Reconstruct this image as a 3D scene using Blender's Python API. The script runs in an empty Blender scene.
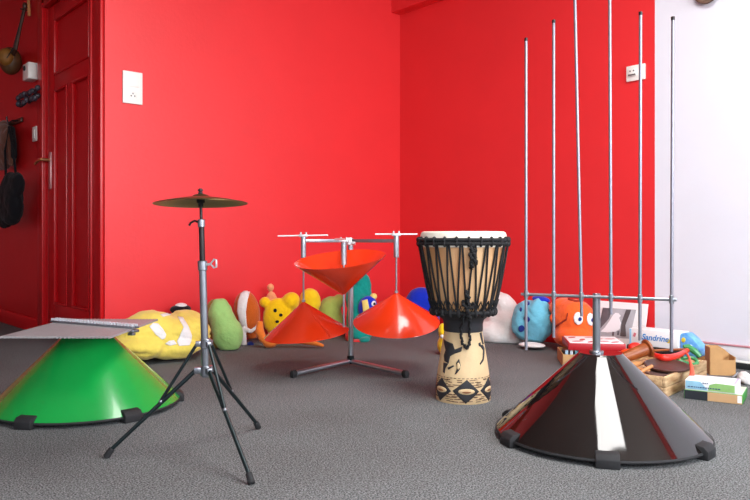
import bpy, bmesh, math, random
from mathutils import Vector, Matrix, Euler, noise
from mathutils.bvhtree import BVHTree
random.seed(7)
R = math.radians
COL = bpy.context.scene.collection
SC = bpy.context.scene

# ------------------------------------------------------------------ measured camera
FPX, HZ, EYE = 724.0, 239.0, 0.60
EX = Vector((0.7516, 0.6596)); EY = Vector((-0.6596, 0.7516))
CAM = Vector((-3.547, -3.771, EYE))
CZ = math.atan2(-0.6596, 0.7516)
WX = -2.114                                       # plane of the wall with the door

def W(X, Z, h=0.0):                               # metres right of / ahead of the camera -> world
    return Vector((CAM.x + X*EX.x + Z*EX.y, CAM.y + X*EY.x + Z*EY.y, h))
def ray(px, py):
    s = (px-375)/FPX; v = (HZ-py)/FPX
    return Vector((s*EX.x + EX.y, s*EY.x + EY.y, v))
def G(px, Z, h=0.0): return W((px-375)/FPX*Z, Z, h)
def on_left(px, py, off=0.0):                     # a point on (or off) the wall with the door
    d = ray(px, py); return CAM + d*((WX-off-CAM.x)/d.x)
def on_back(px, py, off=0.0):
    d = ray(px, py); return CAM + d*((-off-CAM.y)/d.y)
def on_right(px, py, off=0.0):
    d = ray(px, py); return CAM + d*((-off-CAM.x)/d.x)

# ------------------------------------------------------------------ materials
MATS = {}
def lin(c):
    return tuple(((v/255.0+0.055)/1.055)**2.4 if v > 10 else v/255.0/12.92 for v in c)
def mat(name, rgb, rough=0.5, metal=0.0, spec=0.5, coat=0.0, var=0.0, vscale=20.0, bump=0.0, bscale=60.0,
        sheen=0.0, rgb2=None, stretch=None, emit=0.0, detail=4.0):
    if name in MATS: return MATS[name]
    m = bpy.data.materials.new(name); m.use_nodes = True
    nt = m.node_tree; b = nt.nodes['Principled BSDF']
    c = lin(rgb)
    b.inputs['Base Color'].default_value = (*c, 1)
    b.inputs['Roughness'].default_value = rough
    b.inputs['Metallic'].default_value = metal
    b.inputs['Specular IOR Level'].default_value = spec
    b.inputs['Coat Weight'].default_value = coat
    b.inputs['Coat Roughness'].default_value = 0.05
    b.inputs['Sheen Weight'].default_value = sheen
    if emit:
        b.inputs['Emission Color'].default_value = (1.0, 0.98, 0.95, 1)
        b.inputs['Emission Strength'].default_value = emit
    if var or bump:
        tc = nt.nodes.new('ShaderNodeTexCoord'); src = tc.outputs['Object']
        if stretch:
            mp = nt.nodes.new('ShaderNodeMapping'); mp.inputs['Scale'].default_value = stretch
            nt.links.new(src, mp.inputs['Vector']); src = mp.outputs['Vector']
        if var:
            n = nt.nodes.new('ShaderNodeTexNoise'); n.inputs['Scale'].default_value = vscale; n.inputs['Detail'].default_value = detail
            nt.links.new(src, n.inputs['Vector'])
            r = nt.nodes.new('ShaderNodeValToRGB')
            r.color_ramp.elements[0].position = 0.3; r.color_ramp.elements[1].position = 0.7
            c2 = lin(rgb2) if rgb2 else tuple(v*(1-var) for v in c)
            r.color_ramp.elements[0].color = (*c2, 1); r.color_ramp.elements[1].color = (*c, 1)
            nt.links.new(n.outputs['Fac'], r.inputs['Fac']); nt.links.new(r.outputs['Color'], b.inputs['Base Color'])
        if bump:
            n2 = nt.nodes.new('ShaderNodeTexNoise'); n2.inputs['Scale'].default_value = bscale; n2.inputs['Detail'].default_value = 3
            nt.links.new(src, n2.inputs['Vector'])
            bp = nt.nodes.new('ShaderNodeBump'); bp.inputs['Strength'].default_value = bump; bp.inputs['Distance'].default_value = 0.01
            nt.links.new(n2.outputs['Fac'], bp.inputs['Height']); nt.links.new(bp.outputs['Normal'], b.inputs['Normal'])
    MATS[name] = m
    return m

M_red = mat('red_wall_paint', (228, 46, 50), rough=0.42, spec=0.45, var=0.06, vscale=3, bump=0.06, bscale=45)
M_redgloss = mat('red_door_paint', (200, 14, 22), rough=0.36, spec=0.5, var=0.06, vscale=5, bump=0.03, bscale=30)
M_white = mat('white_wall_paint', (224, 225, 234), rough=0.5, spec=0.3, var=0.03, vscale=4, bump=0.04, bscale=60)
M_ceil = mat('white_ceiling_paint', (172, 164, 156), rough=0.9, spec=0.1, var=0.02)
M_trim = mat('white_trim_paint', (232, 232, 236), rough=0.4)
M_pinkline = mat('pink_paint_edge', (214, 150, 158), rough=0.5, var=0.2, vscale=30)
M_black = mat('black_rubber', (28, 28, 30), rough=0.75, bump=0.1, bscale=80)
M_steel = mat('grey_steel', (150, 154, 160), rough=0.32, metal=0.9, var=0.12, vscale=40)
M_darksteel = mat('dark_painted_steel', (38, 50, 52), rough=0.35, metal=0.6, var=0.2, vscale=30)
M_darktube = mat('blackened_tube', (52, 46, 46), rough=0.3, metal=0.7, var=0.2, vscale=30)
M_zinc = mat('zinc_steel', (178, 184, 190), rough=0.28, metal=0.85, var=0.1, vscale=60)
M_bolt = mat('bright_zinc_bolts', (214, 218, 222), rough=0.3, metal=0.6)
M_rod = mat('dull_zinc_rod', (146, 144, 154), rough=0.4, metal=0.7, var=0.15, vscale=60)
M_alu = mat('aluminium', (205, 206, 208), rough=0.35, metal=0.55, var=0.08, vscale=40)
M_green = mat('green_enamel', (12, 150, 62), rough=0.22, spec=0.6, coat=0.35, var=0.06, vscale=12, bump=0.03, bscale=160)
M_orange = mat('orange_red_enamel', (236, 60, 22), rough=0.2, spec=0.55, coat=0.4, var=0.05, vscale=12)
M_blackgloss = mat('black_gloss_enamel', (24, 18, 17), rough=0.06, spec=0.5, coat=0.45, var=0.25, vscale=9)
M_topdisc = mat('black_gloss_disc', (30, 18, 18), rough=0.12, spec=0.6, coat=0.6)
M_glass = mat('frosted_white_glass_rod', (244, 244, 244), rough=0.2)
M_bronze = mat('aged_bronze', (112, 96, 62), rough=0.34, metal=0.85, var=0.35, vscale=14)
M_skin = mat('goat_skin', (238, 230, 214), rough=0.65, var=0.08, vscale=14)
M_rope = mat('black_rope', (22, 22, 24), rough=0.8, bump=0.3, bscale=240)
M_djwood = mat('tan_drum_wood', (222, 184, 138), rough=0.5, var=0.3, vscale=9, stretch=(1, 1, 0.25), rgb2=(196, 132, 80))
M_djbase = mat('pale_carved_wood', (222, 192, 146), rough=0.6, var=0.15, vscale=16, bump=0.15, bscale=70)
M_carve = mat('black_carved_stain', (40, 40, 44), rough=0.6, var=0.2, vscale=60)
M_carvebrown = mat('brown_carved_stain', (140, 88, 50), rough=0.6)
M_cardboard = mat('brown_cardboard', (196, 150, 98), rough=0.8, var=0.12, vscale=24, bump=0.06, bscale=120)
M_pine = mat('worn_pine', (220, 190, 146), rough=0.6, var=0.3, vscale=10, stretch=(1, 6, 6), rgb2=(150, 108, 66), bump=0.08)
M_wood = mat('reddish_brown_wood', (158, 84, 34), rough=0.4, var=0.3, vscale=30, rgb2=(120, 54, 20))
M_tanwood = mat('tan_stick_wood', (202, 140, 86), rough=0.45, var=0.2, vscale=18)
M_darkwood = mat('dark_brown_wood', (78, 48, 36), rough=0.4, var=0.35, vscale=14)
M_gourd = mat('brown_gourd', (92, 62, 34), rough=0.5, var=0.4, vscale=18)
M_plastic = mat('white_plastic', (236, 234, 228), rough=0.35)
M_socket = mat('dark_socket_recess', (90, 84, 84), rough=0.5)
M_brass = mat('worn_brass', (196, 160, 110), rough=0.3, metal=0.8)
M_handle = mat('brushed_handle_plate', (206, 160, 160), rough=0.35, metal=0.5)
def cloth(name, rgb, **k):
    a = dict(rough=0.9, spec=0.15, sheen=0.25, var=0.10, vscale=26, bump=0.35, bscale=70); a.update(k)
    return mat(name, rgb, **a)
C_yellow = cloth('pale_yellow_plush', (240, 216, 98)); C_white = cloth('white_plush', (238, 234, 232))
C_black = cloth('black_plush', (22, 22, 26)); C_green = cloth('pale_green_plush', (164, 212, 126))
C_olive = cloth('olive_brown_plush', (150, 128, 52)); C_rust = cloth('rust_orange_plush', (196, 92, 28))
C_bear = cloth('golden_yellow_plush', (246, 196, 16)); C_bear2 = cloth('warm_yellow_plush', (246, 204, 30))
C_peach = cloth('peach_cloth', (240, 160, 110)); C_limb = cloth('orange_plush_limbs', (240, 128, 50))
C_sage = cloth('sage_green_plush', (166, 180, 88)); C_teal = cloth('teal_plush', (12, 138, 126))
C_blue = cloth('royal_blue_plush', (18, 48, 190)); C_navy = cloth('dark_blue_cloth', (24, 50, 132))
C_sky = cloth('light_blue_cloth', (112, 190, 214)); C_orange = cloth('bright_orange_plush', (246, 100, 40))
C_cream = cloth('cream_cloth', (238, 214, 120)); C_redc = cloth('red_cloth', (206, 30, 28))
C_greycush = cloth('off_white_cushion', (226, 220, 216)); C_brown = cloth('brown_corduroy', (110, 70, 54))
C_bag = cloth('black_canvas', (22, 20, 24), sheen=0.05)
M_paper = mat('white_paper', (240, 240, 240), rough=0.7)

# carpet: speckled charcoal grey
M_carpet = bpy.data.materials.new('charcoal_speckled_carpet'); M_carpet.use_nodes = True
def _carpet():
    nt = M_carpet.node_tree; b = nt.nodes['Principled BSDF']; b.inputs['Roughness'].default_value = 0.95
    b.inputs['Specular IOR Level'].default_value = 0.1
    tc = nt.nodes.new('ShaderNodeTexCoord')
    def nz(scale, det):
        n = nt.nodes.new('ShaderNodeTexNoise'); n.inputs['Scale'].default_value = scale; n.inputs['Detail'].default_value = det
        nt.links.new(tc.outputs['Object'], n.inputs['Vector']); return n
    n1 = nz(230, 3); n2 = nz(1.6, 4); n3 = nz(60, 5)
    r1 = nt.nodes.new('ShaderNodeValToRGB'); r1.color_ramp.elements[0].position = 0.34; r1.color_ramp.elements[1].position = 0.68
    r1.color_ramp.elements[0].color = (*lin((48, 50, 50)), 1); r1.color_ramp.elements[1].color = (*lin((158, 162, 163)), 1)
    nt.links.new(n1.outputs['Fac'], r1.inputs['Fac'])
    r2 = nt.nodes.new('ShaderNodeValToRGB'); r2.color_ramp.elements[0].position = 0.35; r2.color_ramp.elements[1].position = 0.65
    r2.color_ramp.elements[0].color = (0.80, 0.77, 0.76, 1); r2.color_ramp.elements[1].color = (1.0, 1.0, 1.0, 1)
    nt.links.new(n2.outputs['Fac'], r2.inputs['Fac'])
    r3 = nt.nodes.new('ShaderNodeValToRGB'); r3.color_ramp.elements[0].position = 0.35; r3.color_ramp.elements[1].position = 0.65
    r3.color_ramp.elements[0].color = (0.82, 0.82, 0.82, 1); r3.color_ramp.elements[1].color = (1.0, 1.0, 1.0, 1)
    nt.links.new(n3.outputs['Fac'], r3.inputs['Fac'])
    prev = r1.outputs['Color']
    for o in (r2, r3):
        mx = nt.nodes.new('ShaderNodeMix'); mx.data_type = 'RGBA'; mx.blend_type = 'MULTIPLY'; mx.inputs[0].default_value = 1.0
        nt.links.new(prev, mx.inputs[6]); nt.links.new(o.outputs['Color'], mx.inputs[7]); prev = mx.outputs[2]
    nt.links.new(prev, b.inputs['Base Color'])
    bp = nt.nodes.new('ShaderNodeBump'); bp.inputs['Strength'].default_value = 0.5; bp.inputs['Distance'].default_value = 0.006
    nt.links.new(n1.outputs['Fac'], bp.inputs['Height']); nt.links.new(bp.outputs['Normal'], b.inputs['Normal'])
_carpet()

# ------------------------------------------------------------------ mesh helpers
def axis_mat(p0, p1):
    d = Vector(p1)-Vector(p0)
    q = Vector((0, 0, 1)).rotation_difference(d.normalized())
    return Matrix.Translation(Vector(p0)) @ q.to_matrix().to_4x4(), d.length

class MB:
    def __init__(s): s.bm = bmesh.new()
    def _merge(s, t, mtx=None):
        if mtx is not None: bmesh.ops.transform(t, matrix=mtx, verts=t.verts)
        me = bpy.data.meshes.new('tmp'); t.to_mesh(me); t.free(); s.bm.from_mesh(me); bpy.data.meshes.remove(me)
    def box(s, c, size, rot=(0, 0, 0), bev=0.0, seg=2, mtx=None):
        t = bmesh.new(); bmesh.ops.create_cube(t, size=1)
        bmesh.ops.scale(t, vec=Vector(size), verts=t.verts)
        if bev: bmesh.ops.bevel(t, geom=t.edges[:], offset=bev, segments=seg, profile=0.5, affect='EDGES', clamp_overlap=True)
        m = Matrix.Translation(Vector(c)) @ Euler(rot).to_matrix().to_4x4()
        if mtx is not None: m = mtx @ m
        s._merge(t, m); return s
    def lathe(s, prof, seg=48, mtx=None, close=False):
        t = bmesh.new(); rings = []
        for r, z in prof:
            if r < 1e-6: rings.append([t.verts.new((0, 0, z))])
            else: rings.append([t.verts.new((r*math.cos(2*math.pi*i/seg), r*math.sin(2*math.pi*i/seg), z)) for i in range(seg)])
        pairs = list(zip(rings, rings[1:]))
        if close: pairs.append((rings[-1], rings[0]))
        for a, b in pairs:
            for i in range(seg):
                j = (i+1) % seg
                if len(a) == 1 and len(b) == 1: continue
                if len(a) == 1: t.faces.new((a[0], b[j], b[i]))
                elif len(b) == 1: t.faces.new((a[i], a[j], b[0]))
                else: t.faces.new((a[i], a[j], b[j], b[i]))
        bmesh.ops.recalc_face_normals(t, faces=t.faces[:])
        s._merge(t, mtx); return s
    def cyl(s, p0, p1, r0, r1=None, seg=20, bev=0.0):
        if r1 is None: r1 = r0
        m, L = axis_mat(p0, p1)
        if bev: pr = [(0, 0), (r0-bev, 0), (r0, bev), (r1, L-bev), (r1-bev, L), (0, L)]
        else: pr = [(0, 0), (r0, 0), (r1, L), (0, L)]
        return s.lathe(pr, seg, m)
    def tube(s, pts, r, seg=8, closed=False, radii=None):
        pts = [Vector(p) for p in pts]; n = len(pts); t = bmesh.new(); rings = []
        prev = None
        for i, p in enumerate(pts):
            if closed: d = pts[(i+1) % n]-pts[i-1]
            else: d = pts[min(i+1, n-1)]-pts[max(i-1, 0)]
            d.normalize()
            if prev is None:
                a = Vector((0, 0, 1)) if abs(d.z) < 0.9 else Vector((1, 0, 0))
                u = d.cross(a).normalized()
            else:
                u = (prev - d*prev.dot(d))
                if u.length < 1e-5: u = d.orthogonal()
                u.normalize()
            prev = u; v = d.cross(u)
            rr = radii[i] if radii else r
            rings.append([t.verts.new(p + (u*math.cos(2*math.pi*k/seg) + v*math.sin(2*math.pi*k/seg))*rr) for k in range(seg)])
        prs = list(zip(rings, rings[1:]))
        if closed: prs.append((rings[-1], rings[0]))
        for a, b in prs:
            for k in range(seg):
                j = (k+1) % seg; t.faces.new((a[k], a[j], b[j], b[k]))
        if not closed:
            t.faces.new(rings[0][::-1]); t.faces.new(rings[-1])
        bmesh.ops.recalc_face_normals(t, faces=t.faces[:])
        s._merge(t); return s
    def ell(s, c, rad, rot=(0, 0, 0), seg=24, ring=16, p=1.0):
        t = bmesh.new(); bmesh.ops.create_uvsphere(t, u_segments=seg, v_segments=ring, radius=1)
        if p != 1.0:
            for v in t.verts: v.co = Vector([math.copysign(abs(q)**p, q) for q in v.co])
        m = Matrix.Translation(Vector(c)) @ Euler(rot).to_matrix().to_4x4() @ Matrix.Diagonal((*rad, 1))
        s._merge(t, m); return s
    def prism(s, poly, th, mtx, bev=0.0):                # polygon in local xy extruded along z by th
        t = bmesh.new(); vs = [t.verts.new((x, y, 0)) for x, y in poly]
        f = t.faces.new(vs); r = bmesh.ops.extrude_face_region(t, geom=[f])
        bmesh.ops.translate(t, vec=(0, 0, th), verts=[e for e in r['geom'] if isinstance(e, bmesh.types.BMVert)])
        bmesh.ops.recalc_face_normals(t, faces=t.faces[:])
        if bev: bmesh.ops.bevel(t, geom=t.edges[:], offset=bev, segments=2, profile=0.5, affect='EDGES', clamp_overlap=True)
        s._merge(t, mtx); return s
    def build(s, name, m, parent=None, angle=35, loc=None, rot=None):
        me = bpy.data.meshes.new(name); s.bm.to_mesh(me); s.bm.free()
        me.materials.append(m); me.shade_smooth(); me.set_sharp_from_angle(angle=R(angle))
        o = bpy.data.objects.new(name, me); COL.objects.link(o)
        if parent is not None: o.parent = parent
        if loc is not None: o.location = loc
        if rot is not None: o.rotation_euler = rot
        return o

def thing(name, label, cat, loc, rz=0.0, group=None):
    o = bpy.data.objects.new(name, None); COL.objects.link(o); o.empty_display_size = 0.05
    o.location = loc; o.rotation_euler = (0, 0, rz)
    o['label'] = label; o['category'] = cat
    if group: o['group'] = group
    return o
def tag(o, label, cat, group=None):
    o['label'] = label; o['category'] = cat
    if group: o['group'] = group
    return o
def struct(o): o['kind'] = 'structure'; return o

# ---- soft toys: several ellipsoids / limbs fused into one skin
def fuse(name, mb, m, parent=None, voxel=0.008, smooth=6, wr=0.0, wscale=14, floor=None, loc=None, rot=None, fold=0.0, fdir=(5, 5, 16)):
    me = bpy.data.meshes.new('tmp'); mb.bm.to_mesh(me); mb.bm.free()
    t = bpy.data.objects.new('tmp', me); COL.objects.link(t)
    a = t.modifiers.new('r', 'REMESH'); a.mode = 'VOXEL'; a.voxel_size = voxel
    b = t.modifiers.new('s', 'SMOOTH'); b.iterations = smooth; b.factor = 0.5
    dg = bpy.context.evaluated_depsgraph_get(); dg.update()
    out = bpy.data.meshes.new_from_object(t.evaluated_get(dg))
    bpy.data.objects.remove(t); bpy.data.meshes.remove(me)
    out.name = name
    if wr:
        ns = [v.normal.copy() for v in out.vertices]
        for v, n in zip(out.vertices, ns):
            p = v.co*wscale
            v.co += n*wr*(noise.noise(p) + 0.5*noise.noise(p*2.3+Vector((7, 3, 1))))
    if fold:                                              # creases: narrow valleys along a slanting grain
        out.update(); ns = [v.normal.copy() for v in out.vertices]
        for v, n in zip(out.vertices, ns):
            q = Vector((v.co.x*fdir[0]+v.co.z*3, v.co.y*fdir[1], v.co.z*fdir[2]+v.co.x*5))
            w = noise.noise(q+Vector((3.1, 1.7, 9.2))); k = noise.noise(v.co*6+Vector((5, 5, 5)))
            v.co += n*fold*(min(1.0, abs(w)*4.0)-1.0)*(0.55+0.9*k)
    if floor is not None:
        for v in out.vertices: v.co.z = max(v.co.z, floor)
    out.materials.clear(); out.materials.append(m); out.shade_smooth()
    o = bpy.data.objects.new(name, out); COL.objects.link(o)
    if parent is not None: o.parent = parent
    if loc is not None: o.location = loc
    if rot is not None: o.rotation_euler = rot
    return o

def root_mtx(root): return Matrix.LocRotScale(root.location, root.rotation_euler, None)

class Toy:
    """A soft toy standing at floor pixel px, depth Z; local x across, y away, z up. loc() gives local x,z for a spot seen in the photo."""
    def __init__(s, name, label, px, Z, rz=CZ, cat='soft toy'):
        s.p = G(px, Z); s.root = thing(name, label, cat, s.p, rz); s.M = root_mtx(s.root); s.Mi = s.M.inverted()
    def loc(s, px, py, off=0.0):
        o = s.Mi @ CAM; d = s.Mi.to_3x3() @ ray(px, py)
        return o + d*((off-o.y)/d.y)
    def blob(s, mb, px, py, rx, ry, dy=0.0, rd=0.06, tilt=0.0, p=1.0):
        c = s.loc(px, py, dy); w = (s.loc(px+rx, py, dy)-s.loc(px-rx, py, dy)).length/2; h = (s.loc(px, py-ry, dy)-s.loc(px, py+ry, dy)).length/2
        mb.ell(c, (w, rd, h), (0, R(tilt), 0), p=p); return s
    def patch(s, target, poly, m, name, off=0.002, th=0.002, cut=0.012, parent=None):
        """A sewn-on patch: an outline laid onto the toy's surface, with its own thickness."""
        bv = BVHTree.FromPolygons([v.co for v in target.data.vertices], [tuple(q.vertices) for q in target.data.polygons])
        bm = bmesh.new(); vs = [bm.verts.new((x, y, 0)) for x, y in poly]; bm.faces.new(vs)
        bmesh.ops.triangulate(bm, faces=bm.faces[:])
        for _ in range(5):
            es = [e for e in bm.edges if e.calc_length() > 2.0]
            if not es: break
            bmesh.ops.subdivide_edges(bm, edges=es, cuts=1); bmesh.ops.triangulate(bm, faces=[f for f in bm.faces if len(f.verts) > 3])
        o = s.Mi @ CAM; R3 = s.Mi.to_3x3(); bad = []
        for v in bm.verts:
            d = (R3 @ ray(v.co.x, v.co.y)).normalized(); hit = bv.ray_cast(o, d)
            if hit[0] is None: bad.append(v)
            else: v.co = hit[0] + hit[1]*off
        if bad: bmesh.ops.delete(bm, geom=bad, context='VERTS')
        bmesh.ops.recalc_face_normals(bm, faces=bm.faces[:])
        me = bpy.data.meshes.new(name); bm.to_mesh(me); bm.free(); me.materials.append(m); me.shade_smooth()
        ob = bpy.data.objects.new(name, me); COL.objects.link(ob); ob.parent = parent or s.root
        sol = ob.modifiers.new('thick', 'SOLIDIFY'); sol.thickness = th; sol.offset = 0
        return ob
def disc(px, py, rx, ry, n=16, rot=0.0):
    c, q = math.cos(rot), math.sin(rot); out = []
    for i in range(n):
        a = 2*math.pi*i/n; x, y = rx*math.cos(a), ry*math.sin(a); out.append((px+x*c-y*q, py+x*q+y*c))
    return out

# ================================================================== THE ROOM
XL, YF, YH, H = -5.9, -5.7, 3.4, 2.65
T = 0.12
def slab(name, lo, hi, m, bev=0.0):
    lo, hi = Vector(lo), Vector(hi)
    return struct(MB().box((lo+hi)/2, hi-lo, bev=bev).build(name, m))
slab('floor', (XL-T, YF-T, -0.06), (T, YH+T, 0), M_carpet)
slab('ceiling', (XL-T, YF-T, H), (T, YH+T, H+0.08), M_ceil)
slab('wall_back', (WX, 0, 0), (T, T, H), M_red)
YW = -1.917
WY0, WY1, WZ0, WZ1 = -5.0, -3.05, 0.85, 2.3          # window in the right wall, beyond the camera's view
slab('wall_right', (0, YW, 0), (T, 0, H), M_red)
def wall_with_holes(name, axis, fixed, a0, a1, holes, m):
    """A wall along x or y, from a0 to a1, with window openings [(b0,b1,z0,z1)]."""
    mb = MB(); cur = a0
    def put(p, q, z0, z1):
        if q-p < 1e-4 or z1-z0 < 1e-4: return
        if axis == 'y': mb.box((fixed[0]/2+fixed[1]/2, (p+q)/2, (z0+z1)/2), (fixed[1]-fixed[0], q-p, z1-z0))
        else: mb.box(((p+q)/2, fixed[0]/2+fixed[1]/2, (z0+z1)/2), (q-p, fixed[1]-fixed[0], z1-z0))
    for b0, b1, z0, z1 in holes:
        put(cur, b0, 0, H); put(b0, b1, 0, z0); put(b0, b1, z1, H); cur = b1
    put(cur, a1, 0, H)
    return struct(mb.build(name, m))
wall_with_holes('wall_white', 'y', (0, T), YF-T, YW, [], M_white)
FW = [(-5.4, -4.0, 0.85, 2.35), (-2.9, -0.5, 0.85, 2.35)]
wall_with_holes('wall_front', 'x', (YF-T, YF), XL, 0, FW, M_white)
slab('wall_side', (XL-T, YF-T, 0), (XL, YH+T, H), M_white)
slab('wall_hall', (XL, YH, 0), (WX+T, YH+T, H), M_red)
# wall with the door
DY0, DY1, DH = 0.14, 0.947, 2.03
wl = MB()
wl.box((WX+T/2, (T+DY0)/2, H/2), (T, DY0-T, H)); wl.box((WX+T/2, (DY0+DY1)/2, (DH+H)/2), (T, DY1-DY0, H-DH)); wl.box((WX+T/2, (DY1+YH)/2, H/2), (T, YH-DY1, H))
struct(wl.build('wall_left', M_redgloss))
# beam boxed in along the right wall under the ceiling
slab('trim_1', (-0.085, YF, 2.2), (0, 0, H), M_red)
# windows (out of frame, they light the room)
def window(name, axis, plane, b0, b1, z0, z1):
    mb = MB(); w = 0.05; d = 0.07
    def put(p, q, za, zb):
        if axis == 'y': mb.box((plane, (p+q)/2, (za+zb)/2), (d, q-p, zb-za), bev=0.004)
        else: mb.box(((p+q)/2, plane, (za+zb)/2), (q-p, d, zb-za), bev=0.004)
    put(b0, b0+w, z0, z1); put(b1-w, b1, z0, z1); put(b0, b1, z0, z0+w); put(b0, b1, z1-w, z1); mid = (b0+b1)/2; put(mid-w/2, mid+w/2, z0, z1)
    return struct(mb.build(name, M_trim))
window('window_1', 'x', YF-0.06, *FW[0]); window('window_2', 'x', YF-0.06, *FW[1])
# baseboards
struct(MB().box((-0.008, (YF+YW)/2, 0.046), (0.016, YW-YF, 0.092), bev=0.003).build('baseboard_right', M_trim))
struct(MB().box((-0.010, (YF+YW)/2, 0.096), (0.02, YW-YF, 0.008), bev=0.002).build('trim_2', M_pinkline))
struct(MB().box((-0.008, YW/2, 0.046), (0.016, -YW, 0.092), bev=0.003).build('baseboard_corner', M_redgloss))
struct(MB().box((WX/2, -0.008, 0.046), (-WX, 0.016, 0.092), bev=0.003).build('baseboard_back', M_redgloss))
struct(MB().box((WX-0.008, (1.07+YH)/2, 0.046), (0.016, YH-1.07, 0.092), bev=0.003).build('baseboard_left', M_redgloss))
# door casing
cs = MB()
cs.box((WX-0.010, 0.075, 1.07), (0.02, 0.13, 2.14), bev=0.004); cs.box((WX-0.010, 1.01, 1.07), (0.02, 0.126, 2.14), bev=0.004)
cs.box((WX-0.010, 0.54, 2.09), (0.02, 0.9, 0.12), bev=0.004)
cs.box((WX-0.020, 0.132, 1.03), (0.02, 0.016, 2.06), bev=0.005); cs.box((WX-0.020, 0.955, 1.03), (0.02, 0.016, 2.06), bev=0.005)
cs.box((WX-0.020, 0.54, 2.038), (0.02, 0.83, 0.016), bev=0.005)
struct(cs.build('trim_3', M_redgloss))
# door leaf: recessed panels between stiles and rails
xf = WX+0.004
dl = MB(); dl.box((xf+0.030, (DY0+DY1)/2, DH/2), (0.028, DY1-DY0-0.006, DH-0.012))
def frm(y0, y1, z0, z1): dl.box((xf+0.011, (y0+y1)/2, (z0+z1)/2), (0.022, y1-y0, z1-z0), bev=0.004)
frm(DY0+0.003, 0.244, 0.006, DH-0.006); frm(0.815, DY1-0.003, 0.006, DH-0.006)
frm(0.238, 0.82, 0.006, 0.21); frm(0.238, 0.82, 1.50, 1.60); frm(0.238, 0.82, 1.93, DH-0.006); frm(0.498, 0.60, 0.2, 1.51)
def mould(y0, y1, z0, z1):
    w = 0.016
    for a in ((y0, y0+w, z0, z1), (y1-w, y1, z0, z1), (y0, y1, z0, z0+w), (y0, y1, z1-w, z1)):
        dl.box((xf+0.006, (a[0]+a[1])/2, (a[2]+a[3])/2), (0.026, a[1]-a[0], a[3]-a[2]), bev=0.007)
for a in ((0.236, 0.506, 0.202, 1.508), (0.592, 0.823, 0.202, 1.508), (0.236, 0.823, 1.592, 1.938)): mould(*a)
door = struct(dl.build('door_1', M_redgloss))
hp = MB().box((WX+0.001, 0.885, 1.02), (0.010, 0.036, 0.228), bev=0.004).build('handle_plate', M_handle, door)
hl = MB().cyl((WX-0.002, 0.885, 1.085), (WX-0.055, 0.885, 1.085), 0.010, bev=0.002)
hl.tube([(WX-0.050, 0.882, 1.085), (WX-0.054, 0.90, 1.085), (WX-0.056, 0.95, 1.079), (WX-0.056, 0.99, 1.066)], 0.009, 10)
hl.build('door_handle', M_brass, door)

# ceiling lamp
lp = thing('ceiling_lamp', 'white rectangular ceiling lamp above the instruments', 'lamp', W(0.78, 1.72, H), CZ)
MB().box((0, 0, -0.025), (1.06, 1.46, 0.05), bev=0.008).build('housing', M_plastic, lp)
MB().box((0, 0, -0.052), (1.00, 1.40, 0.008), bev=0.002).build('diffuser', mat('lamp_diffuser', (250, 250, 250), emit=12.5), lp)

# ------------------------------------------------------------------ sockets, switch, thermostat
def wall_plate(name, label, cat, loc, rz, w, h, kind):
    """Face looks along local -y."""
    r = thing(name, label, cat, loc, rz)
    MB().box((0, -0.006, 0), (w, 0.012, h), bev=0.003).build('cover_plate', M_plastic, r)
    if kind == 'tall':
        MB().box((0, -0.0135, h*0.20), (w*0.62, 0.004, h*0.36), bev=0.0015).build('rocker', M_plastic, r)
        z = -h*0.24
        MB().lathe([(0.0215, 0), (0.0235, 0.003), (0.0195, 0.003), (0.0195, 0.0005), (0, 0.0005)], 28, Matrix.Translation((0, -0.0119, z)) @ Matrix.Rotation(R(90), 4, 'X')).build('socket_ring', M_plastic, r)
        d = MB()
        for dx, dz in ((-0.0095, -0.003), (0.0095, -0.003), (0, 0.0095)): d.cyl((dx, -0.0115, z+dz), (dx, -0.0132, z+dz), 0.0042, seg=12)
        d.build('socket_holes', M_socket, r)
    elif kind == 'double':
        MB().box((-0.012, -0.016, 0.004), (0.044, 0.012, 0.036), bev=0.004).build('socket_block', M_plastic, r)
        d = MB()
        d.box((-0.014, -0.0225, -0.010), (0.040, 0.003, 0.007)); d.cyl((-0.024, -0.0215, 0.010), (-0.024, -0.0232, 0.010), 0.004, seg=12); d.cyl((-0.004, -0.0215, 0.010), (-0.004, -0.0232, 0.010), 0.004, seg=12)
        d.build('socket_slots', M_socket, r)
    else:
        MB().box((0, -0.014, 0), (w*0.6, 0.006, h*0.6), bev=0.002).build('rocker', M_plastic, r)
    return r
pc = on_back(132, 88); wall_plate('wall_socket', 'tall white switch and socket plate on red wall above left of the cymbal', 'socket', (pc.x, -0.0005, pc.z), 0, 0.108, 0.172, 'tall')
pc = on_right(636.5, 73); wall_plate('wall_socket', 'small square white socket high on red wall behind the upright rods', 'socket', (-0.0005, pc.y, pc.z), R(-90), 0.105, 0.082, 'double')
pc = on_left(36, 134); wall_plate('light_switch', 'small white light switch beside the red door frame', 'switch', (WX-0.0005, pc.y, pc.z), R(-90), 0.078, 0.094, 'switch').rotation_euler = (0, 0, R(-90))
for o in list(bpy.data.objects):
    if o.name.startswith('light_switch'): o.rotation_euler = (0, 0, R(-90)); o.location = (WX-0.0005, pc.y, pc.z)
pc = on_left(36, 73)
tb = thing('thermostat', 'white boxy wall thermostat beside top of the red door frame', 'thermostat', (WX, pc.y, pc.z))
MB().box((-0.032, 0, 0), (0.064, 0.125, 0.105), bev=0.006).build('case', M_plastic, tb)
MB().cyl((-0.063, 0.012, 0.022), (-0.072, 0.012, 0.022), 0.016, bev=0.002).build('dial', M_black, tb)

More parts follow.
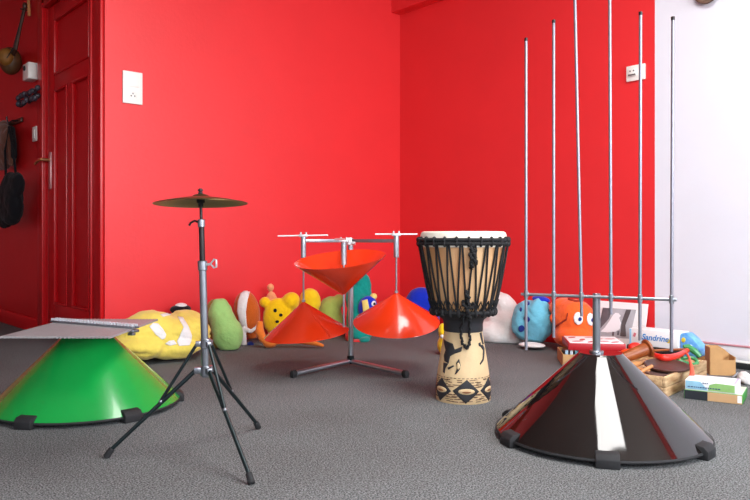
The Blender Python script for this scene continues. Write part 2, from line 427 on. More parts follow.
# ------------------------------------------------------------------ things hanging by the door
c = on_left(10.5, 61, 0.069)
gl = thing('gourd_lute', 'brown gourd lute with a long dark neck hanging on red wall left of door', 'lute', c)
MB().ell((0, 0, 0), (0.070, 0.070, 0.092), seg=28).build('gourd_body', M_gourd, gl)
tip = on_left(25, 6, 0.03)-c; st = on_left(15.5, 49, 0.07)-c
nk = MB(); nk.tube([st*0.6, st, st.lerp(tip, 0.5), tip], 0.011, 10, radii=[0.016, 0.014, 0.010, 0.012]); nk.build('neck', M_darkwood, gl)
sk = MB(); sk.ell((-0.035, -0.035, 0.012), (0.05, 0.05, 0.06), (0, 0, R(45))).build('sound_skin', mat('ochre_skin', (140, 92, 30), rough=0.6, var=0.3), gl)
stg = MB()
for k in (-1, 0, 1): stg.tube([Vector((-0.055, -0.055, -0.03)), st+Vector((-0.018+0.004*k, -0.02, 0)), tip+Vector((-0.012, -0.012+0.004*k, -0.02))], 0.0012, 5)
stg.build('strings', M_darksteel, gl)
pg = MB(); pg.cyl(tip+Vector((-0.03, -0.02, -0.03)), tip+Vector((0.02, 0.02, -0.02)), 0.005); pg.ell(tip, (0.016, 0.016, 0.024)); pg.build('tuning_peg', M_darkwood, gl)
a = on_left(27.5, -20, 0.02); b = on_left(29.3, 15.5, 0.03)
sh = MB(); sh.tube([Vector((0, 0, 0)), (a-b)*0.5, a-b], 0.010, 10, radii=[0.010, 0.009, 0.007])
tag(sh.build('wooden_beater', M_tanwood, loc=b), 'light wooden stick hanging on red wall above the thermostat', 'stick')
c = on_left(28, 97, 0.05)
rt = thing('seed_rattle', 'bunch of dark blue grey seed shells hanging below the white thermostat', 'rattle', c)
for k in range(16):
    u = -1+2*(k % 8)/7; p = on_left(28+9.5*u, 97-4.5*u+(3.4 if k >= 8 else -3.0)+random.uniform(-1.6, 1.6), 0.035+0.02*(k % 3))-c
    MB().ell(p, (0.017, 0.017, 0.022), (random.random(), random.random(), 0), seg=14, ring=10).build('shell', mat('dark_seed_shell', (66, 62, 74), rough=0.35, var=0.5, vscale=60), rt)
q0 = on_left(19, 101, 0.03)-c; q1 = on_left(38, 91, 0.02)-c
MB().tube([q0, (q0+q1)/2+Vector((0, 0, -0.02)), q1], 0.004, 6).build('cord', M_rope, rt)
# coat hooks, brown jacket, black bag
c = on_left(8, 126, 0); hk = thing('coat_hook', 'dark metal coat hook rail on red wall left of the door', 'hook', (WX, c.y, c.z))
MB().box((-0.008, 0, 0), (0.014, 0.74, 0.03), bev=0.003).build('rail', M_darkwood, hk)
for k in range(4):
    y = -0.30+0.2*k
    MB().tube([(-0.01, y, 0), (-0.05, y, -0.005), (-0.075, y, -0.02), (-0.085, y, 0.005), (-0.085, y, 0.02)], 0.006, 8).build('hook', M_darksteel, hk)
def hang(px, py, off=0.09): return on_left(px, py, off)
c = hang(5, 150)
jk = thing('hanging_jacket', 'brown jacket hanging from the hook rail above the black bag', 'jacket', (c.x, c.y, c.z))
L = lambda px, py, off=0.09: hang(px, py, off)-c
mb = MB(); mb.ell(L(4, 140, .06), (0.045, 0.15, 0.11)); mb.ell(L(3, 155, .06), (0.045, 0.16, 0.11)); mb.ell(L(11, 148, .05), (0.03, 0.05, 0.13)); mb.ell(L(3, 128, .05), (0.04, 0.09, 0.05))
fuse('body', mb, C_brown, jk, wr=0.012, wscale=11)
mb = MB(); mb.tube([L(12, 128, .05), L(13.5, 142, .08), L(14, 158, .09)], 0.02, 10); fuse('sleeve', mb, C_bag, jk, voxel=0.007)
c = hang(10, 200, 0.11)
bg = thing('black_bag', 'black canvas bag hanging on red wall below the brown jacket', 'bag', (c.x, c.y, c.z))
L = lambda px, py, off=0.11: hang(px, py, off)-c
mb = MB(); mb.ell(L(11, 199), (0.055, 0.17, 0.17), p=0.8); mb.ell(L(5, 213), (0.055, 0.14, 0.10)); mb.ell(L(16, 186), (0.045, 0.10, 0.09))
fuse('bag_body', mb, C_bag, bg, wr=0.010, wscale=12)
mb = MB(); mb.tube([L(16, 176), L(13, 150, .115), L(9, 127, .085), L(5, 150, .115), L(6, 178)], 0.008, 8); mb.build('strap', C_bag, bg)

# wooden bowl-like ornament on the white wall
c = on_right(709, -8)
wb = thing('wall_ornament', 'round brown wooden ornament high on the white wall', 'ornament', (0, c.y, c.z), R(-90))
MB().lathe([(0, 0.0), (0.040, 0.0), (0.057, 0.015), (0.060, 0.03), (0.050, 0.034), (0.04, 0.028), (0, 0.022)], 36, Matrix.Rotation(R(90), 4, 'X')).build('bowl', mat('old_brown_wood', (132, 104, 88), rough=0.5, var=0.4, vscale=24), wb)
MB().lathe([(0.061, 0.02), (0.064, 0.026), (0.061, 0.032), (0.057, 0.026)], 36, Matrix.Rotation(R(90), 4, 'X'), close=True).build('rim', M_darkwood, wb)

# ================================================================== INSTRUMENTS
def cone_shell(r_top, r_bot, h, th=0.003, lip=0.006):
    """Sheet-metal cone, apex up, rim at z=0."""
    return [(r_bot, 0.0), (r_bot+0.001, lip*0.4), (r_bot-0.002, lip), (r_top, h), (r_top-th, h-th*0.5), (r_bot-th*1.6, 0.004), (r_bot-th, 0.0)]

def floor_cone(root, r_bot, r_top, h, m, angles, disc_m):
    MB().lathe(cone_shell(r_top, r_bot, h), 96, Matrix.Translation((0, 0, 0.016)), close=True).build('cone', m, root, angle=30)
    MB().lathe([(0, h+0.012), (r_top-0.001, h+0.012), (r_top+0.001, h+0.016), (r_top-0.002, h+0.020), (0, h+0.020)], 48).build('top_disc', disc_m, root)
    MB().lathe([(r_bot+0.001, 0.012), (r_bot+0.0035, 0.016), (r_bot+0.001, 0.021), (r_bot-0.006, 0.019), (r_bot-0.006, 0.013)], 96, close=True).build('rim_edging', M_black, root)
    for an in angles:                                     # 0 = towards -y
        t = Matrix.Rotation(R(an), 4, 'Z')
        f = MB(); s = 0.024
        f.prism([(-0.022, 0), (0.018, 0), (0.018, 0.024), (0.006, 0.036), (-0.022, 0.040)], 0.062,
                t @ Matrix.Translation((0.031, -r_bot+0.004, 0)) @ Matrix(((0, 0, -1, 0), (-1, 0, 0, 0), (0, 1, 0, 0), (0, 0, 0, 1))), bev=0.003)
        f.build('rubber_foot', M_black, root)

# --- green cone with the comb of metal strips
gx, gz = -1.034, 2.60
g = thing('cone_instrument', 'green metal cone instrument on the carpet with a comb of grey metal strips on top', 'instrument', W(gx, gz), CZ)
floor_cone(g, 0.322, 0.072, 0.250, M_green, [-13, 47, 108, 168, 227, 288], M_green)
MB().cyl((0, 0, 0.268), (0, 0, 0.285), 0.016, bev=0.002).build('centre_post', M_steel, g)
M_tine = mat('rolled_steel_strip', (168, 166, 168), rough=0.45, metal=0.25, var=0.12, vscale=30, stretch=(4, 0.6, 4))
nT = 28; x0, x1 = -0.156, 0.189; zt = 0.287
for k in range(nT):
    f = k/(nT-1); x = x0+(x1-x0)*f
    y0 = -0.295-0.004*f; y1 = 0.215-0.008*f
    t = MB()
    w = 0.0052
    t.prism([(x-w, y0+0.007), (x, y0-0.008), (x+w, y0+0.007), (x+w, y1-0.007), (x, y1+0.008), (x-w, y1-0.007)], 0.006, Matrix.Translation((0, 0, zt-0.003)))
    t.build('tine', M_tine, g)
pL, pR = Vector((-0.170, 0.108, 0)), Vector((0.206, -0.092, 0)); dv = (pR-pL); an = math.atan2(dv.y, dv.x); mid = (pL+pR)/2
cb = MB()
for off in (-0.009, 0.009): cb.box((mid.x-math.sin(an)*off, mid.y+math.cos(an)*off, zt+0.007), (dv.length, 0.012, 0.008), (0, 0, an), bev=0.0012)
cb.box((mid.x, mid.y, zt-0.006), (dv.length, 0.032, 0.010), (0, 0, an), bev=0.0015)
cb = cb.build('clamp_bar', M_steel, g)
for k in range(26):
    for off in (-0.009, 0.009):
        p = pL.lerp(pR, (k+0.5)/26); p = p+Vector((-math.sin(an)*off, math.cos(an)*off, 0))
        MB().cyl((p.x, p.y, zt+0.010), (p.x, p.y, zt+0.0185), 0.0062, 0.0055, seg=6).build('clamp_nut', M_bolt, cb)
MB().box((pR.x-0.014, pR.y-0.004, zt-0.016), (0.024, 0.016, 0.008), (0, 0, an), bev=0.002).build('end_screw_block', M_steel, g)

# --- cymbal on its tripod
cx, cz = -0.472, 2.02
y = thing('cymbal_stand', 'bronze cymbal on a thin grey steel tripod stand', 'cymbal stand', W(cx, cz), CZ)
tip = Vector((-0.014, 0, 0))
def pole(h): return Vector((-0.014*(h-0.2)/0.5, 0, h))
MB().cyl(pole(0.215), pole(0.527), 0.0102, seg=20, bev=0.001).build('lower_tube', M_steel, y)
MB().cyl(pole(0.527), pole(0.645), 0.0078, seg=18).build('middle_tube', M_darktube, y)
MB().cyl(pole(0.62), pole(0.741), 0.0040, seg=12).build('cymbal_rod', M_darktube, y)
k = MB(); k.cyl(pole(0.512), pole(0.54), 0.0132, seg=20, bev=0.002); k = k.build('height_clamp', M_steel, y)
wn = MB(); p = pole(0.528); wn.cyl(p+Vector((0.011, -0.004, 0)), p+Vector((0.026, -0.008, 0.003)), 0.0036, seg=10)
wn.tube([p+Vector((0.024, -0.008, 0.003)), p+Vector((0.035, -0.010, 0.016)), p+Vector((0.041, -0.011, 0.014)), p+Vector((0.041, -0.011, -0.006)), p+Vector((0.034, -0.010, -0.008))], 0.0028, 8, closed=True)
wn.build('wing_screw', M_alu, k)
k = MB(); k.cyl(pole(0.633), pole(0.655), 0.0100, seg=18, bev=0.0015); k = k.build('upper_clamp', M_steel, y)
wn = MB(); p = pole(0.647); wn.tube([p+Vector((-0.009, 0, 0)), p+Vector((-0.018, -0.003, 0.004)), p+Vector((-0.028, -0.006, -0.002)), p+Vector((-0.032, -0.008, -0.010))], 0.003, 8); wn.build('clamp_lever', M_darktube, k)
cm = Matrix.Translation(pole(0.713)) @ Matrix.Rotation(R(-2.6), 4, 'X') @ Matrix.Rotation(R(-1.2), 4, 'Y')
prof = [(0.0045, 0.0125), (0.012, 0.0120), (0.021, 0.009), (0.026, 0.0045), (0.05, 0.0015), (0.09, -0.005), (0.1285, -0.0135), (0.1292, -0.0148), (0.1275, -0.0148), (0.09, -0.0066), (0.05, -0.0001), (0.026, 0.003), (0.020, 0.0075), (0.0045, 0.0112)]
MB().lathe(prof, 72, cm, close=True).build('cymbal', M_bronze, y, angle=60)
k = MB(); k.cyl(pole(0.700), pole(0.712), 0.0115, seg=18, bev=0.002); k.cyl(pole(0.690), pole(0.700), 0.007, seg=14); k.build('lower_felt', M_black, y)
k = MB(); k.cyl(pole(0.7255), pole(0.730), 0.0075, seg=18, bev=0.002); k.build('upper_felt', M_black, y)
k = MB(); k.ell(pole(0.735), (0.005, 0.005, 0.0065)); k.box(pole(0.736), (0.014, 0.003, 0.006), bev=0.001); k.build('wing_nut', M_darktube, y)
k = MB(); k.cyl((0, 0, 0.295), (0, 0, 0.322), 0.0150, seg=22, bev=0.002)
feet = [W(-0.735, 1.984), W(-0.3025, 1.770), W(-0.369, 2.286)]; YI = root_mtx(y).inverted()
feet = [YI @ f for f in feet]
for f in feet:
    d = Vector((f.x, f.y, 0)).normalized(); k.box(d*0.018+Vector((0, 0, 0.308)), (0.02, 0.012, 0.016), (0, 0, math.atan2(d.y, d.x)), bev=0.002)
k.build('upper_collar', M_steel, y)
k = MB(); k.cyl((0, 0, 0.218), (0, 0, 0.246), 0.0150, seg=22, bev=0.002)
for f in feet:
    d = Vector((f.x, f.y, 0)).normalized(); k.box(d*0.020+Vector((0, 0, 0.234)), (0.024, 0.014, 0.018), (0, 0, math.atan2(d.y, d.x)), bev=0.002)
k.build('lower_collar', M_steel, y)
for f in feet:
    d = Vector((f.x, f.y, 0)).normalized(); top = d*0.026+Vector((0, 0, 0.236)); bot = Vector((f.x, f.y, 0.012))
    lg = MB(); lg.cyl(top, bot, 0.0062, 0.0056, seg=12); lg = lg.build('leg', M_darksteel, y)
    MB().cyl(bot+(bot-top).normalized()*-0.02, bot+Vector((f.x*0.01, f.y*0.01, -0.010)), 0.0085, 0.0095, seg=14, bev=0.002).build('rubber_tip', M_black, lg)
    m1 = top.lerp(bot, 0.40); up = d*0.024+Vector((0, 0, 0.308))
    MB().cyl(up, m1+Vector((0, 0, 0.006)), 0.0045, seg=10).build('brace', M_darksteel, y)
    MB().ell(m1+Vector((0, 0, 0.004)), (0.0066, 0.0066, 0.0066), seg=12, ring=8).build('rivet', M_steel, lg)

# --- three orange cones on a stand
tx, tz = -0.115, 3.42
o3 = thing('triple_cone_instrument', 'steel stand carrying three orange red cones under white glass rods', 'instrument', W(tx, tz), CZ)
def TL(px, Z, h): return Vector(((px-375)/FPX*Z-tx, Z-tz, h))
def HT(py, Z): return EYE-(py-HZ)/FPX*Z
post = MB(); post.cyl((0, 0, 0.012), (0, 0, 0.605), 0.0125, seg=22, bev=0.001); post.build('post', M_zinc, o3)
MB().cyl((0, 0, 0.012), (0, 0, 0.05), 0.017, seg=22, bev=0.002).build('base_socket', M_darksteel, o3)
for px in (293.5, 405.5):
    e = TL(px, 3.13, 0.018); lg = MB().cyl((0, 0, 0.024), e, 0.0115, seg=18, bev=0.001).build('base_leg', M_zinc, o3)
    d = e.normalized(); f = MB(); f.cyl(e-d*0.014, e+d*0.012, 0.0145, seg=18, bev=0.003); f.box((e.x, e.y, 0.006), (0.022, 0.022, 0.011), (0, 0, math.atan2(e.y, e.x)), bev=0.003); f.build('rubber_foot', M_black, lg)
HA = 0.592
units = [  # sleeve px, depth, apex y, roll, pitch, up?
    (303.5, 3.27, 302, -5.4, 5, True, 0.142), (396.3, 3.20, 293, -0.6, 15.0, True, 0.133), (343.8, 3.05, 294.5, -5.6, 9.5, False, 0.152)]
RC = 0.193
for i, (px, Z, ay, roll, pitch, up, HC) in enumerate(units):
    s = TL(px, Z, 0); ap = TL(px, Z, HT(ay, Z)); d = Vector((s.x, s.y, 0)).normalized()
    MB().box(Vector((s.x/2, s.y/2, HA)), (Vector((s.x, s.y, 0)).length-0.016, 0.012, 0.016), (0, 0, math.atan2(s.y, s.x)), bev=0.0015).build('arm', M_zinc, o3)
    top = HT(234.8 if i == 0 else 233.8 if i == 1 else 240.0, Z)
    MB().cyl((s.x, s.y, top-0.105), (s.x, s.y, top-0.004), 0.0122, seg=20, bev=0.0015).build('sleeve', M_zinc, o3)
    cp = MB(); cp.box((s.x, s.y, top-0.004), (0.040, 0.026, 0.012), bev=0.002); cp.cyl((s.x-0.012, s.y, top), (s.x-0.012, s.y, top+0.012), 0.004, seg=10); cp.cyl((s.x+0.012, s.y, top), (s.x+0.012, s.y, top+0.012), 0.004, seg=10)
    cp.build('rod_clamp', M_alu, o3)
    if i == 0: a, b = TL(277.8, Z+0.02, HT(236, Z)), TL(328, Z-0.02, HT(235.2, Z))
    elif i == 1: a, b = TL(375, Z+0.01, HT(234.2, Z)), TL(417.5, Z-0.01, HT(234.2, Z))
    else: a, b = Vector((s.x-0.04, s.y+0.06, top+0.004)), Vector((s.x+0.02, s.y-0.16, top+0.004))
    MB().cyl(a, b, 0.0034, seg=12, bev=0.0006).build('glass_rod', M_glass, o3)
    rot = Matrix.Rotation(R(pitch), 4, 'X') @ Matrix.Rotation(R(roll), 4, 'Y')
    if up: pr = [(0.0045, 0.0), (RC*0.5, -HC*0.5), (RC-0.001, -HC), (RC, -HC-0.002), (RC-0.0035, -HC-0.001), (RC*0.5-0.002, -HC*0.5-0.003), (0.0045, -0.004)]
    else: pr = [(0.0045, 0.0), (RC*0.5, HC*0.5), (RC-0.001, HC), (RC, HC+0.002), (RC-0.0035, HC+0.001), (RC*0.5-0.002, HC*0.5+0.003), (0.0045, 0.004)]
    cn = MB().lathe(pr, 96, Matrix.Translation(ap) @ rot, close=True).build('cone', M_orange, o3, angle=40)
    sg = 1 if not up else -1
    th = R(-52 if i == 0 else 120 if i == 1 else 95)
    sm = MB(); q = Matrix.Translation(ap) @ rot
    sm.tube([q @ Vector((rr*math.cos(th), rr*math.sin(th), sg*HC*rr/RC + (0.0012 if up else -0.001))) for rr in (0.01, 0.06, 0.12, RC-0.002)], 0.0016, 6)
    sm.build('seam', M_orange, cn)
    low = ap.z-0.012 if up else HT(327, Z)
    MB().cyl((s.x, s.y, low), (s.x, s.y, top-0.10), 0.0042, seg=12).build('hanging_rod', M_zinc, o3)
    nt_ = MB(); nt_.cyl(ap+Vector((0, 0, 0.001)), ap+Vector((0, 0, 0.010)), 0.0085, seg=6); nt_.build('nut', M_zinc, o3)
s = TL(349.3, 3.12, 0)
kb = MB(); kb.box((s.x, s.y, 0.590), (0.022, 0.03, 0.034), bev=0.003); kb.cyl((s.x+0.010, s.y-0.01, 0.582), (s.x+0.026, s.y-0.012, 0.582), 0.008, seg=12, bev=0.001)
kb.cyl((s.x, s.y-0.012, 0.60), (s.x, s.y-0.03, 0.60), 0.006, seg=12, bev=0.001); kb.cyl((s.x, s.y-0.012, 0.58), (s.x, s.y-0.026, 0.58), 0.005, seg=12, bev=0.001)
kb.build('clamp_knob', M_alu, o3)

# --- djembe
dx_, dz_ = (463.2-375)/FPX*2.72, 2.72
dj = thing('djembe', 'tall djembe hand drum with black rope lacing and carved pale wooden base', 'drum', W(dx_, dz_), CZ)
base_prof = [(0.1010, 0.0), (0.1022, 0.006), (0.1018, 0.03), (0.1000, 0.06), (0.0962, 0.10), (0.0905, 0.14), (0.0840, 0.18), (0.0770, 0.22), (0.0715, 0.252), (0.0700, 0.275)]
bowl_prof = [(0.0700, 0.275), (0.0715, 0.29), (0.0800, 0.305), (0.0960, 0.318), (0.1090, 0.332), (0.1180, 0.36), (0.1290, 0.40), (0.1395, 0.45), (0.1480, 0.50), (0.1550, 0.55), (0.1590, 0.60), (0.1590, 0.612)]
def prof_r(prof, z):
    for (r0, z0), (r1, z1) in zip(prof, prof[1:]):
        if z0 <= z <= z1: return r0+(r1-r0)*(z-z0)/max(1e-6, z1-z0)
    return prof[-1][0] if z > prof[-1][1] else prof[0][0]
bs = MB().lathe([(0.085, 0.0)] + base_prof + [(0.060, 0.275), (0.058, 0.25), (0.085, 0.02)], 80, close=True).build('base', M_djbase, dj)
MB().lathe([(0.058, 0.275)] + bowl_prof + [(0.149, 0.612), (0.145, 0.55), (0.128, 0.45), (0.105, 0.35), (0.055, 0.30)], 80, close=True).build('bowl', M_djwood, dj)
MB().lathe([(0.0722, 0.256), (0.0735, 0.262), (0.0735, 0.285), (0.0775, 0.299), (0.089, 0.3085), (0.104, 0.318), (0.116, 0.330), (0.108, 0.3315), (0.09, 0.314), (0.078, 0.304), (0.0705, 0.29), (0.069, 0.256)], 64, close=True).build('neck_band', M_carve, dj)
MB().lathe([(0, 0.628), (0.150, 0.628), (0.1565, 0.6245), (0.1605, 0.615), (0.1615, 0.600), (0.1622, 0.572), (0.1600, 0.570), (0.1590, 0.59), (0.1585, 0.612), (0, 0.618)], 80).build('drum_skin', M_skin, dj)
def band_patch(polys, m, name, prof, off=0.0007, parent=None):
    bm = bmesh.new()
    for poly in polys:
        t = bmesh.new(); t.faces.new([t.verts.new((a, z*14, 0)) for a, z in poly]); bmesh.ops.triangulate(t, faces=t.faces[:])
        for _ in range(4):
            es = [e for e in t.edges if e.calc_length() > 0.12]
            if not es: break
            bmesh.ops.subdivide_edges(t, edges=es, cuts=1); bmesh.ops.triangulate(t, faces=[f for f in t.faces if len(f.verts) > 3])
        for v in t.verts:
            a, z = v.co.x, v.co.y/14; r = prof_r(prof, max(0.002, z))+off; v.co = Vector((r*math.sin(a), -r*math.cos(a), z))
        bmesh.ops.recalc_face_normals(t, faces=t.faces[:])
        me = bpy.data.meshes.new('t'); t.to_mesh(me); t.free(); bm.from_mesh(me); bpy.data.meshes.remove(me)
    me = bpy.data.meshes.new(name); bm.to_mesh(me); bm.free(); me.materials.append(m); me.shade_smooth()
    ob = bpy.data.objects.new(name, me); COL.objects.link(ob); ob.parent = parent
    so = ob.modifiers.new('t', 'SOLIDIFY'); so.thickness = 0.0012; so.offset = 0
    return ob
def lens(a, z, ra, rz, n=14):
    return [(a-ra*math.cos(math.pi*i/n), z-rz*math.sin(math.pi*i/n)) for i in range(n+1)] + [(a+ra*math.cos(math.pi*i/n), z+rz*math.sin(math.pi*i/n)) for i in range(1, n)]
dia, eye, pup = [], [], []
for k in range(6):
    a = R(60*k-1); z = 0.047
    dia.append([(a-R(28.5), z+0.001), (a-R(1), z-0.043), (a+R(28.5), z-0.001), (a+R(2), z+0.043)]); eye.append(lens(a+R(1), z, R(17), 0.0105)); pup.append(lens(a+R(1), z-0.002, R(9), 0.0035))
for k in range(6):
    band_patch([dia[k]], M_carve, 'carved_diamond', base_prof, 0.0008, bs); band_patch([eye[k]], M_djbase, 'carved_eye', base_prof, 0.0018, bs); band_patch([pup[k]], M_carvebrown, 'eye_slit', base_prof, 0.0028, bs)
dash = []
for k in range(6):
    c0 = R(60*k+29)
    for zz in (0.010, 0.018, 0.026, 0.034, 0.062, 0.070, 0.078, 0.086):
        half = R(27)*abs(zz-0.047)/0.042
        for _ in range(4):
            a = c0+random.uniform(-half, half); w = R(random.uniform(3.5, 7)); z2 = zz+random.uniform(-0.002, 0.002)
            dash.append([(a-w, z2-0.0008), (a+w, z2-0.0004+random.uniform(-.001, .001)), (a+w*0.8, z2+0.0018), (a-w*0.8, z2+0.0016)])
dash += [[(R(x), 0.0925+0.0006*math.sin(x)), (R(x+5), 0.0925), (R(x+5), 0.0945), (R(x), 0.0945)] for x in range(-180, 180, 9)]
band_patch(dash, mat('dark_brown_stain', (96, 62, 40), rough=0.6), 'carved_dashes', base_prof, 0.0008, bs)['kind'] = 'stuff'
def TH(px, py):
    z = EYE-(py-HZ)/FPX*2.64; r = prof_r(base_prof, z); s = (px-463.2)*2.66/FPX/r
    return (math.asin(max(-0.985, min(0.985, s))), z)
def zz(pts): return [TH(430+x/9.09, 325+y_/9.09) for x, y_ in pts]
figs = [zz([(118, 150), (130, 240), (115, 290), (118, 340), (150, 355), (165, 290), (205, 262), (262, 240), (270, 195), (245, 205), (205, 225), (190, 175), (180, 215), (150, 225)]),
        zz([(110, 355), (105, 440), (116, 450), (125, 400), (150, 355)]), zz([(138, 395), (190, 365), (198, 375), (150, 410)]),
        zz([(212, 345), (240, 305), (252, 360), (244, 400), (215, 440), (200, 448), (218, 395)]),
        zz([(420, 175), (440, 165), (445, 190), (468, 195), (485, 225), (478, 290), (470, 330), (432, 365), (428, 352), (458, 315), (466, 240), (440, 205), (425, 200)]),
        zz([(436, 85), (458, 80), (470, 150), (480, 190), (465, 190), (446, 130)])]
mirror = [[(math.pi+a, z) for a, z in p] for p in figs]
for f_ in figs+mirror: band_patch([f_], M_carve, 'carved_figure', base_prof, 0.0008, bs)
for d_ in (0, math.pi):
    a, z = TH(430+232/9.09, 325+370/9.09); band_patch([lens(a+d_, z, R(4), 0.012)], M_djbase, 'carved_inlay', base_prof, 0.0018, bs)
# ropes
NV = 22; lace = []
for k in range(NV*2):
    a = 2*math.pi*k/(NV*2)
    if k % 2 == 0: pts = [(0.588, 0.006), (0.50, 0.0045), (0.42, 0.0045), (0.345, 0.006)]
    else: pts = [(0.345, 0.006), (0.42, 0.0045), (0.50, 0.0045), (0.588, 0.006)]
    for j, (z, e) in enumerate(pts):
        aa = a+2*math.pi/(NV*2)*(j/(len(pts)))*1.0
        r = max(prof_r(bowl_prof, z), 0.1625 if z > 0.557 else 0)+e; lace.append(Vector((r*math.cos(aa), r*math.sin(aa), z)))
MB().tube(lace, 0.0036, 6, closed=True).build('rope_lacing', M_rope, dj)
wv = MB()
for ph in (0, 1):
    pts = []
    for k in range(48):
        a = 2*math.pi*(k+0.0)/48; z = 0.374 if (k+ph) % 2 == 0 else 0.338; r = prof_r(bowl_prof, z)+0.008; pts.append((r*math.cos(a), r*math.sin(a), z))
    wv.tube(pts, 0.0033, 6, closed=True)
wv.build('rope_weave', M_rope, dj)
def knot_ring(r, z, rr, n, name):
    mb = MB(); mb.lathe([(r+rr*math.cos(t*math.pi/4), z+rr*math.sin(t*math.pi/4)) for t in range(8)], 80, close=True)
    for k in range(n):
        a = 2*math.pi*k/n; mb.ell((r*math.cos(a), r*math.sin(a), z), (rr*1.45, rr*1.0, rr*1.9), (0, 0, a), seg=10, ring=8)
    return mb.build(name, M_rope, dj)
knot_ring(0.1672, 0.5970, 0.0066, 24, 'crown_ring'); knot_ring(0.1672, 0.5835, 0.0066, 24, 'flesh_ring'); knot_ring(0.117, 0.331, 0.0085, 24, 'bottom_ring')
def fr(px, py, e=0.012):
    z = HT(py, 2.60); r = (prof_r(bowl_prof, z) if z > 0.275 else prof_r(base_prof, z))+e; x = (px-463.2)*2.62/FPX; x = max(-r*0.9, min(r*0.9, x))
    return Vector((x, -math.sqrt(r*r-x*x), z))
def braid(pts, n=36, w=0.0045, r=0.0042):
    seg_ = []
    for i in range(n):
        f = i/(n-1)*(len(pts)-1); j = min(int(f), len(pts)-2); seg_.append(pts[j].lerp(pts[j+1], f-j))
    MB().tube([p+Vector((w*0.55*math.cos(i*1.3), w*0.4*math.sin(i*1.3), 0)) for i, p in enumerate(seg_)], r, 8, radii=[r*(1.45 if i % 2 else 0.95) for i in range(n)]).build('rope_tail', M_rope, dj)
braid([fr(467, 244), fr(465, 252, .016), fr(466, 262, .018), fr(466, 268, .015)], 18, 0.006, 0.006)
braid([fr(469, 249, .018), fr(468, 258, .02), fr(470, 263, .018)], 12, 0.006, 0.006)
braid([fr(461, 290), fr(464, 300, .018), fr(463, 312, .022), fr(466, 320, .03)], 22, 0.006, 0.0055)
braid([fr(458, 300), fr(460, 306, .016), fr(467, 308, .018), fr(470, 303, .014)], 14, 0.005, 0.005)
braid([fr(460, 314, .02), fr(458, 330, .012), fr(459, 344, .010), fr(464, 350, .010), fr(467, 344, .010), fr(467, 330, .012), fr(465, 314, .022)], 48, 0.004, 0.0042)

# --- black cone with upright rods
bx, bz = 0.685, 2.20
bk = thing('cone_instrument', 'glossy black cone instrument on the carpet with six tall upright metal rods', 'instrument', W(bx, bz), CZ)
floor_cone(bk, 0.312, 0.066, 0.236, M_blackgloss, [-14, 46, 107, 167, 229, 288], M_topdisc)
BI = root_mtx(bk).inverted()
top_p = Vector((-0.012, 0, 0))
MB().cyl((-0.012, 0, 0.25), (-0.012, 0, 0.435), 0.0115, seg=22, bev=0.001).build('post', M_steel, bk)
MB().cyl((-0.012, 0, 0.252), (-0.012, 0, 0.262), 0.021, seg=24, bev=0.002).build('post_flange', M_steel, bk)
A_, B_ = BI @ W(0.464, 2.30, 0.425), BI @ W(0.869, 2.085, 0.425)
MB().cyl(A_, B_, 0.0048, seg=16, bev=0.001).build('crossbar', M_zinc, bk)
rods = [(527, 349.5, 40, 0), (554.5, 337, 22, 0), (582, 316, -26, -5.5), (611.5, 314, -22, -1), (640.5, 340, 14, 0.5), (672, 351, 19, 1.2)]
o_ = BI @ CAM
for px, yb, yt, lean in rods:
    d = BI.to_3x3() @ ray(px, 297); dd = (B_-A_); n2 = Vector((-dd.y, dd.x, 0)); t = (A_-o_).dot(n2)/d.dot(n2); p = o_+d*t; p.z = 0.425
    Z = t; off = n2.normalized()*(-0.0105 if n2.y > 0 else 0.0105); p = p+off
    zb, zt_ = HT(yb, Z), HT(yt, Z); k = lean/257.0
    rb = Vector((p.x-k*(0.425-zb)*1.0, p.y, zb)); rt_ = Vector((p.x+k*(zt_-0.425), p.y, zt_))
    rd = MB().cyl(rb, rt_, 0.0048, seg=12).build('upright_rod', M_rod, bk)
    MB().cyl(rt_+Vector((0, 0, -0.007)), rt_+Vector((0, 0, 0.004)), 0.0056, seg=12, bev=0.001).build('dark_tip', M_darktube, rd)
    cl = MB(); cl.box((p.x-off.x/2, p.y-off.y/2, 0.425), (0.013, 0.022, 0.013), (0, 0, math.atan2(dd.y, dd.x)), bev=0.002)
    cl.cyl((p.x, p.y, 0.414), (p.x, p.y, 0.438), 0.0068, seg=14, bev=0.001); cl.build('rod_clamp', M_steel, bk)

# ================================================================== SOFT TOYS ALONG THE WALLS
# yellow floor cushion
T_ = Toy('plush_cushion', 'large pale yellow plush cushion with white markings lying behind the green cone', 160, 3.60, 0.0)
mb = MB(); T_.blob(mb, 161, 336, 47, 22, 0.0, 0.155, 3, p=0.82); T_.blob(mb, 150, 330, 28, 20, 0.0, 0.14, -6); T_.blob(mb, 186, 331, 22, 21, 0.0, 0.14, 4); T_.blob(mb, 140, 346, 30, 12, -0.06, 0.11, 4); T_.blob(mb, 176, 347, 28, 12, -0.08, 0.10, -2)
ye = fuse('body', mb, C_yellow, T_.root, wr=0.011, wscale=9, floor=0.004, fold=0.011, fdir=(4, 4, 22))
T_.patch(ye, [(149.3, 326.8), (153, 323), (158, 323.5), (163, 329), (166.3, 334.8), (165, 338.5), (161.8, 339.7), (156, 335)], C_white, 'white_marking')
T_.patch(ye, [(177.5, 316.8), (182.8, 317.5), (188, 326), (191.8, 335.5), (191, 342), (189.5, 345.3), (179, 346), (176.8, 341.5), (185, 341), (187.3, 338), (183.5, 327.3)], C_white, 'white_marking')
T_.patch(ye, [(164.8, 343.8), (169, 340.6), (173.8, 340), (176.8, 344.2), (170, 345.8)], C_white, 'white_marking')
T_.patch(ye, [(160, 314.5), (170, 313), (171, 315), (163, 317)], C_white, 'white_marking')
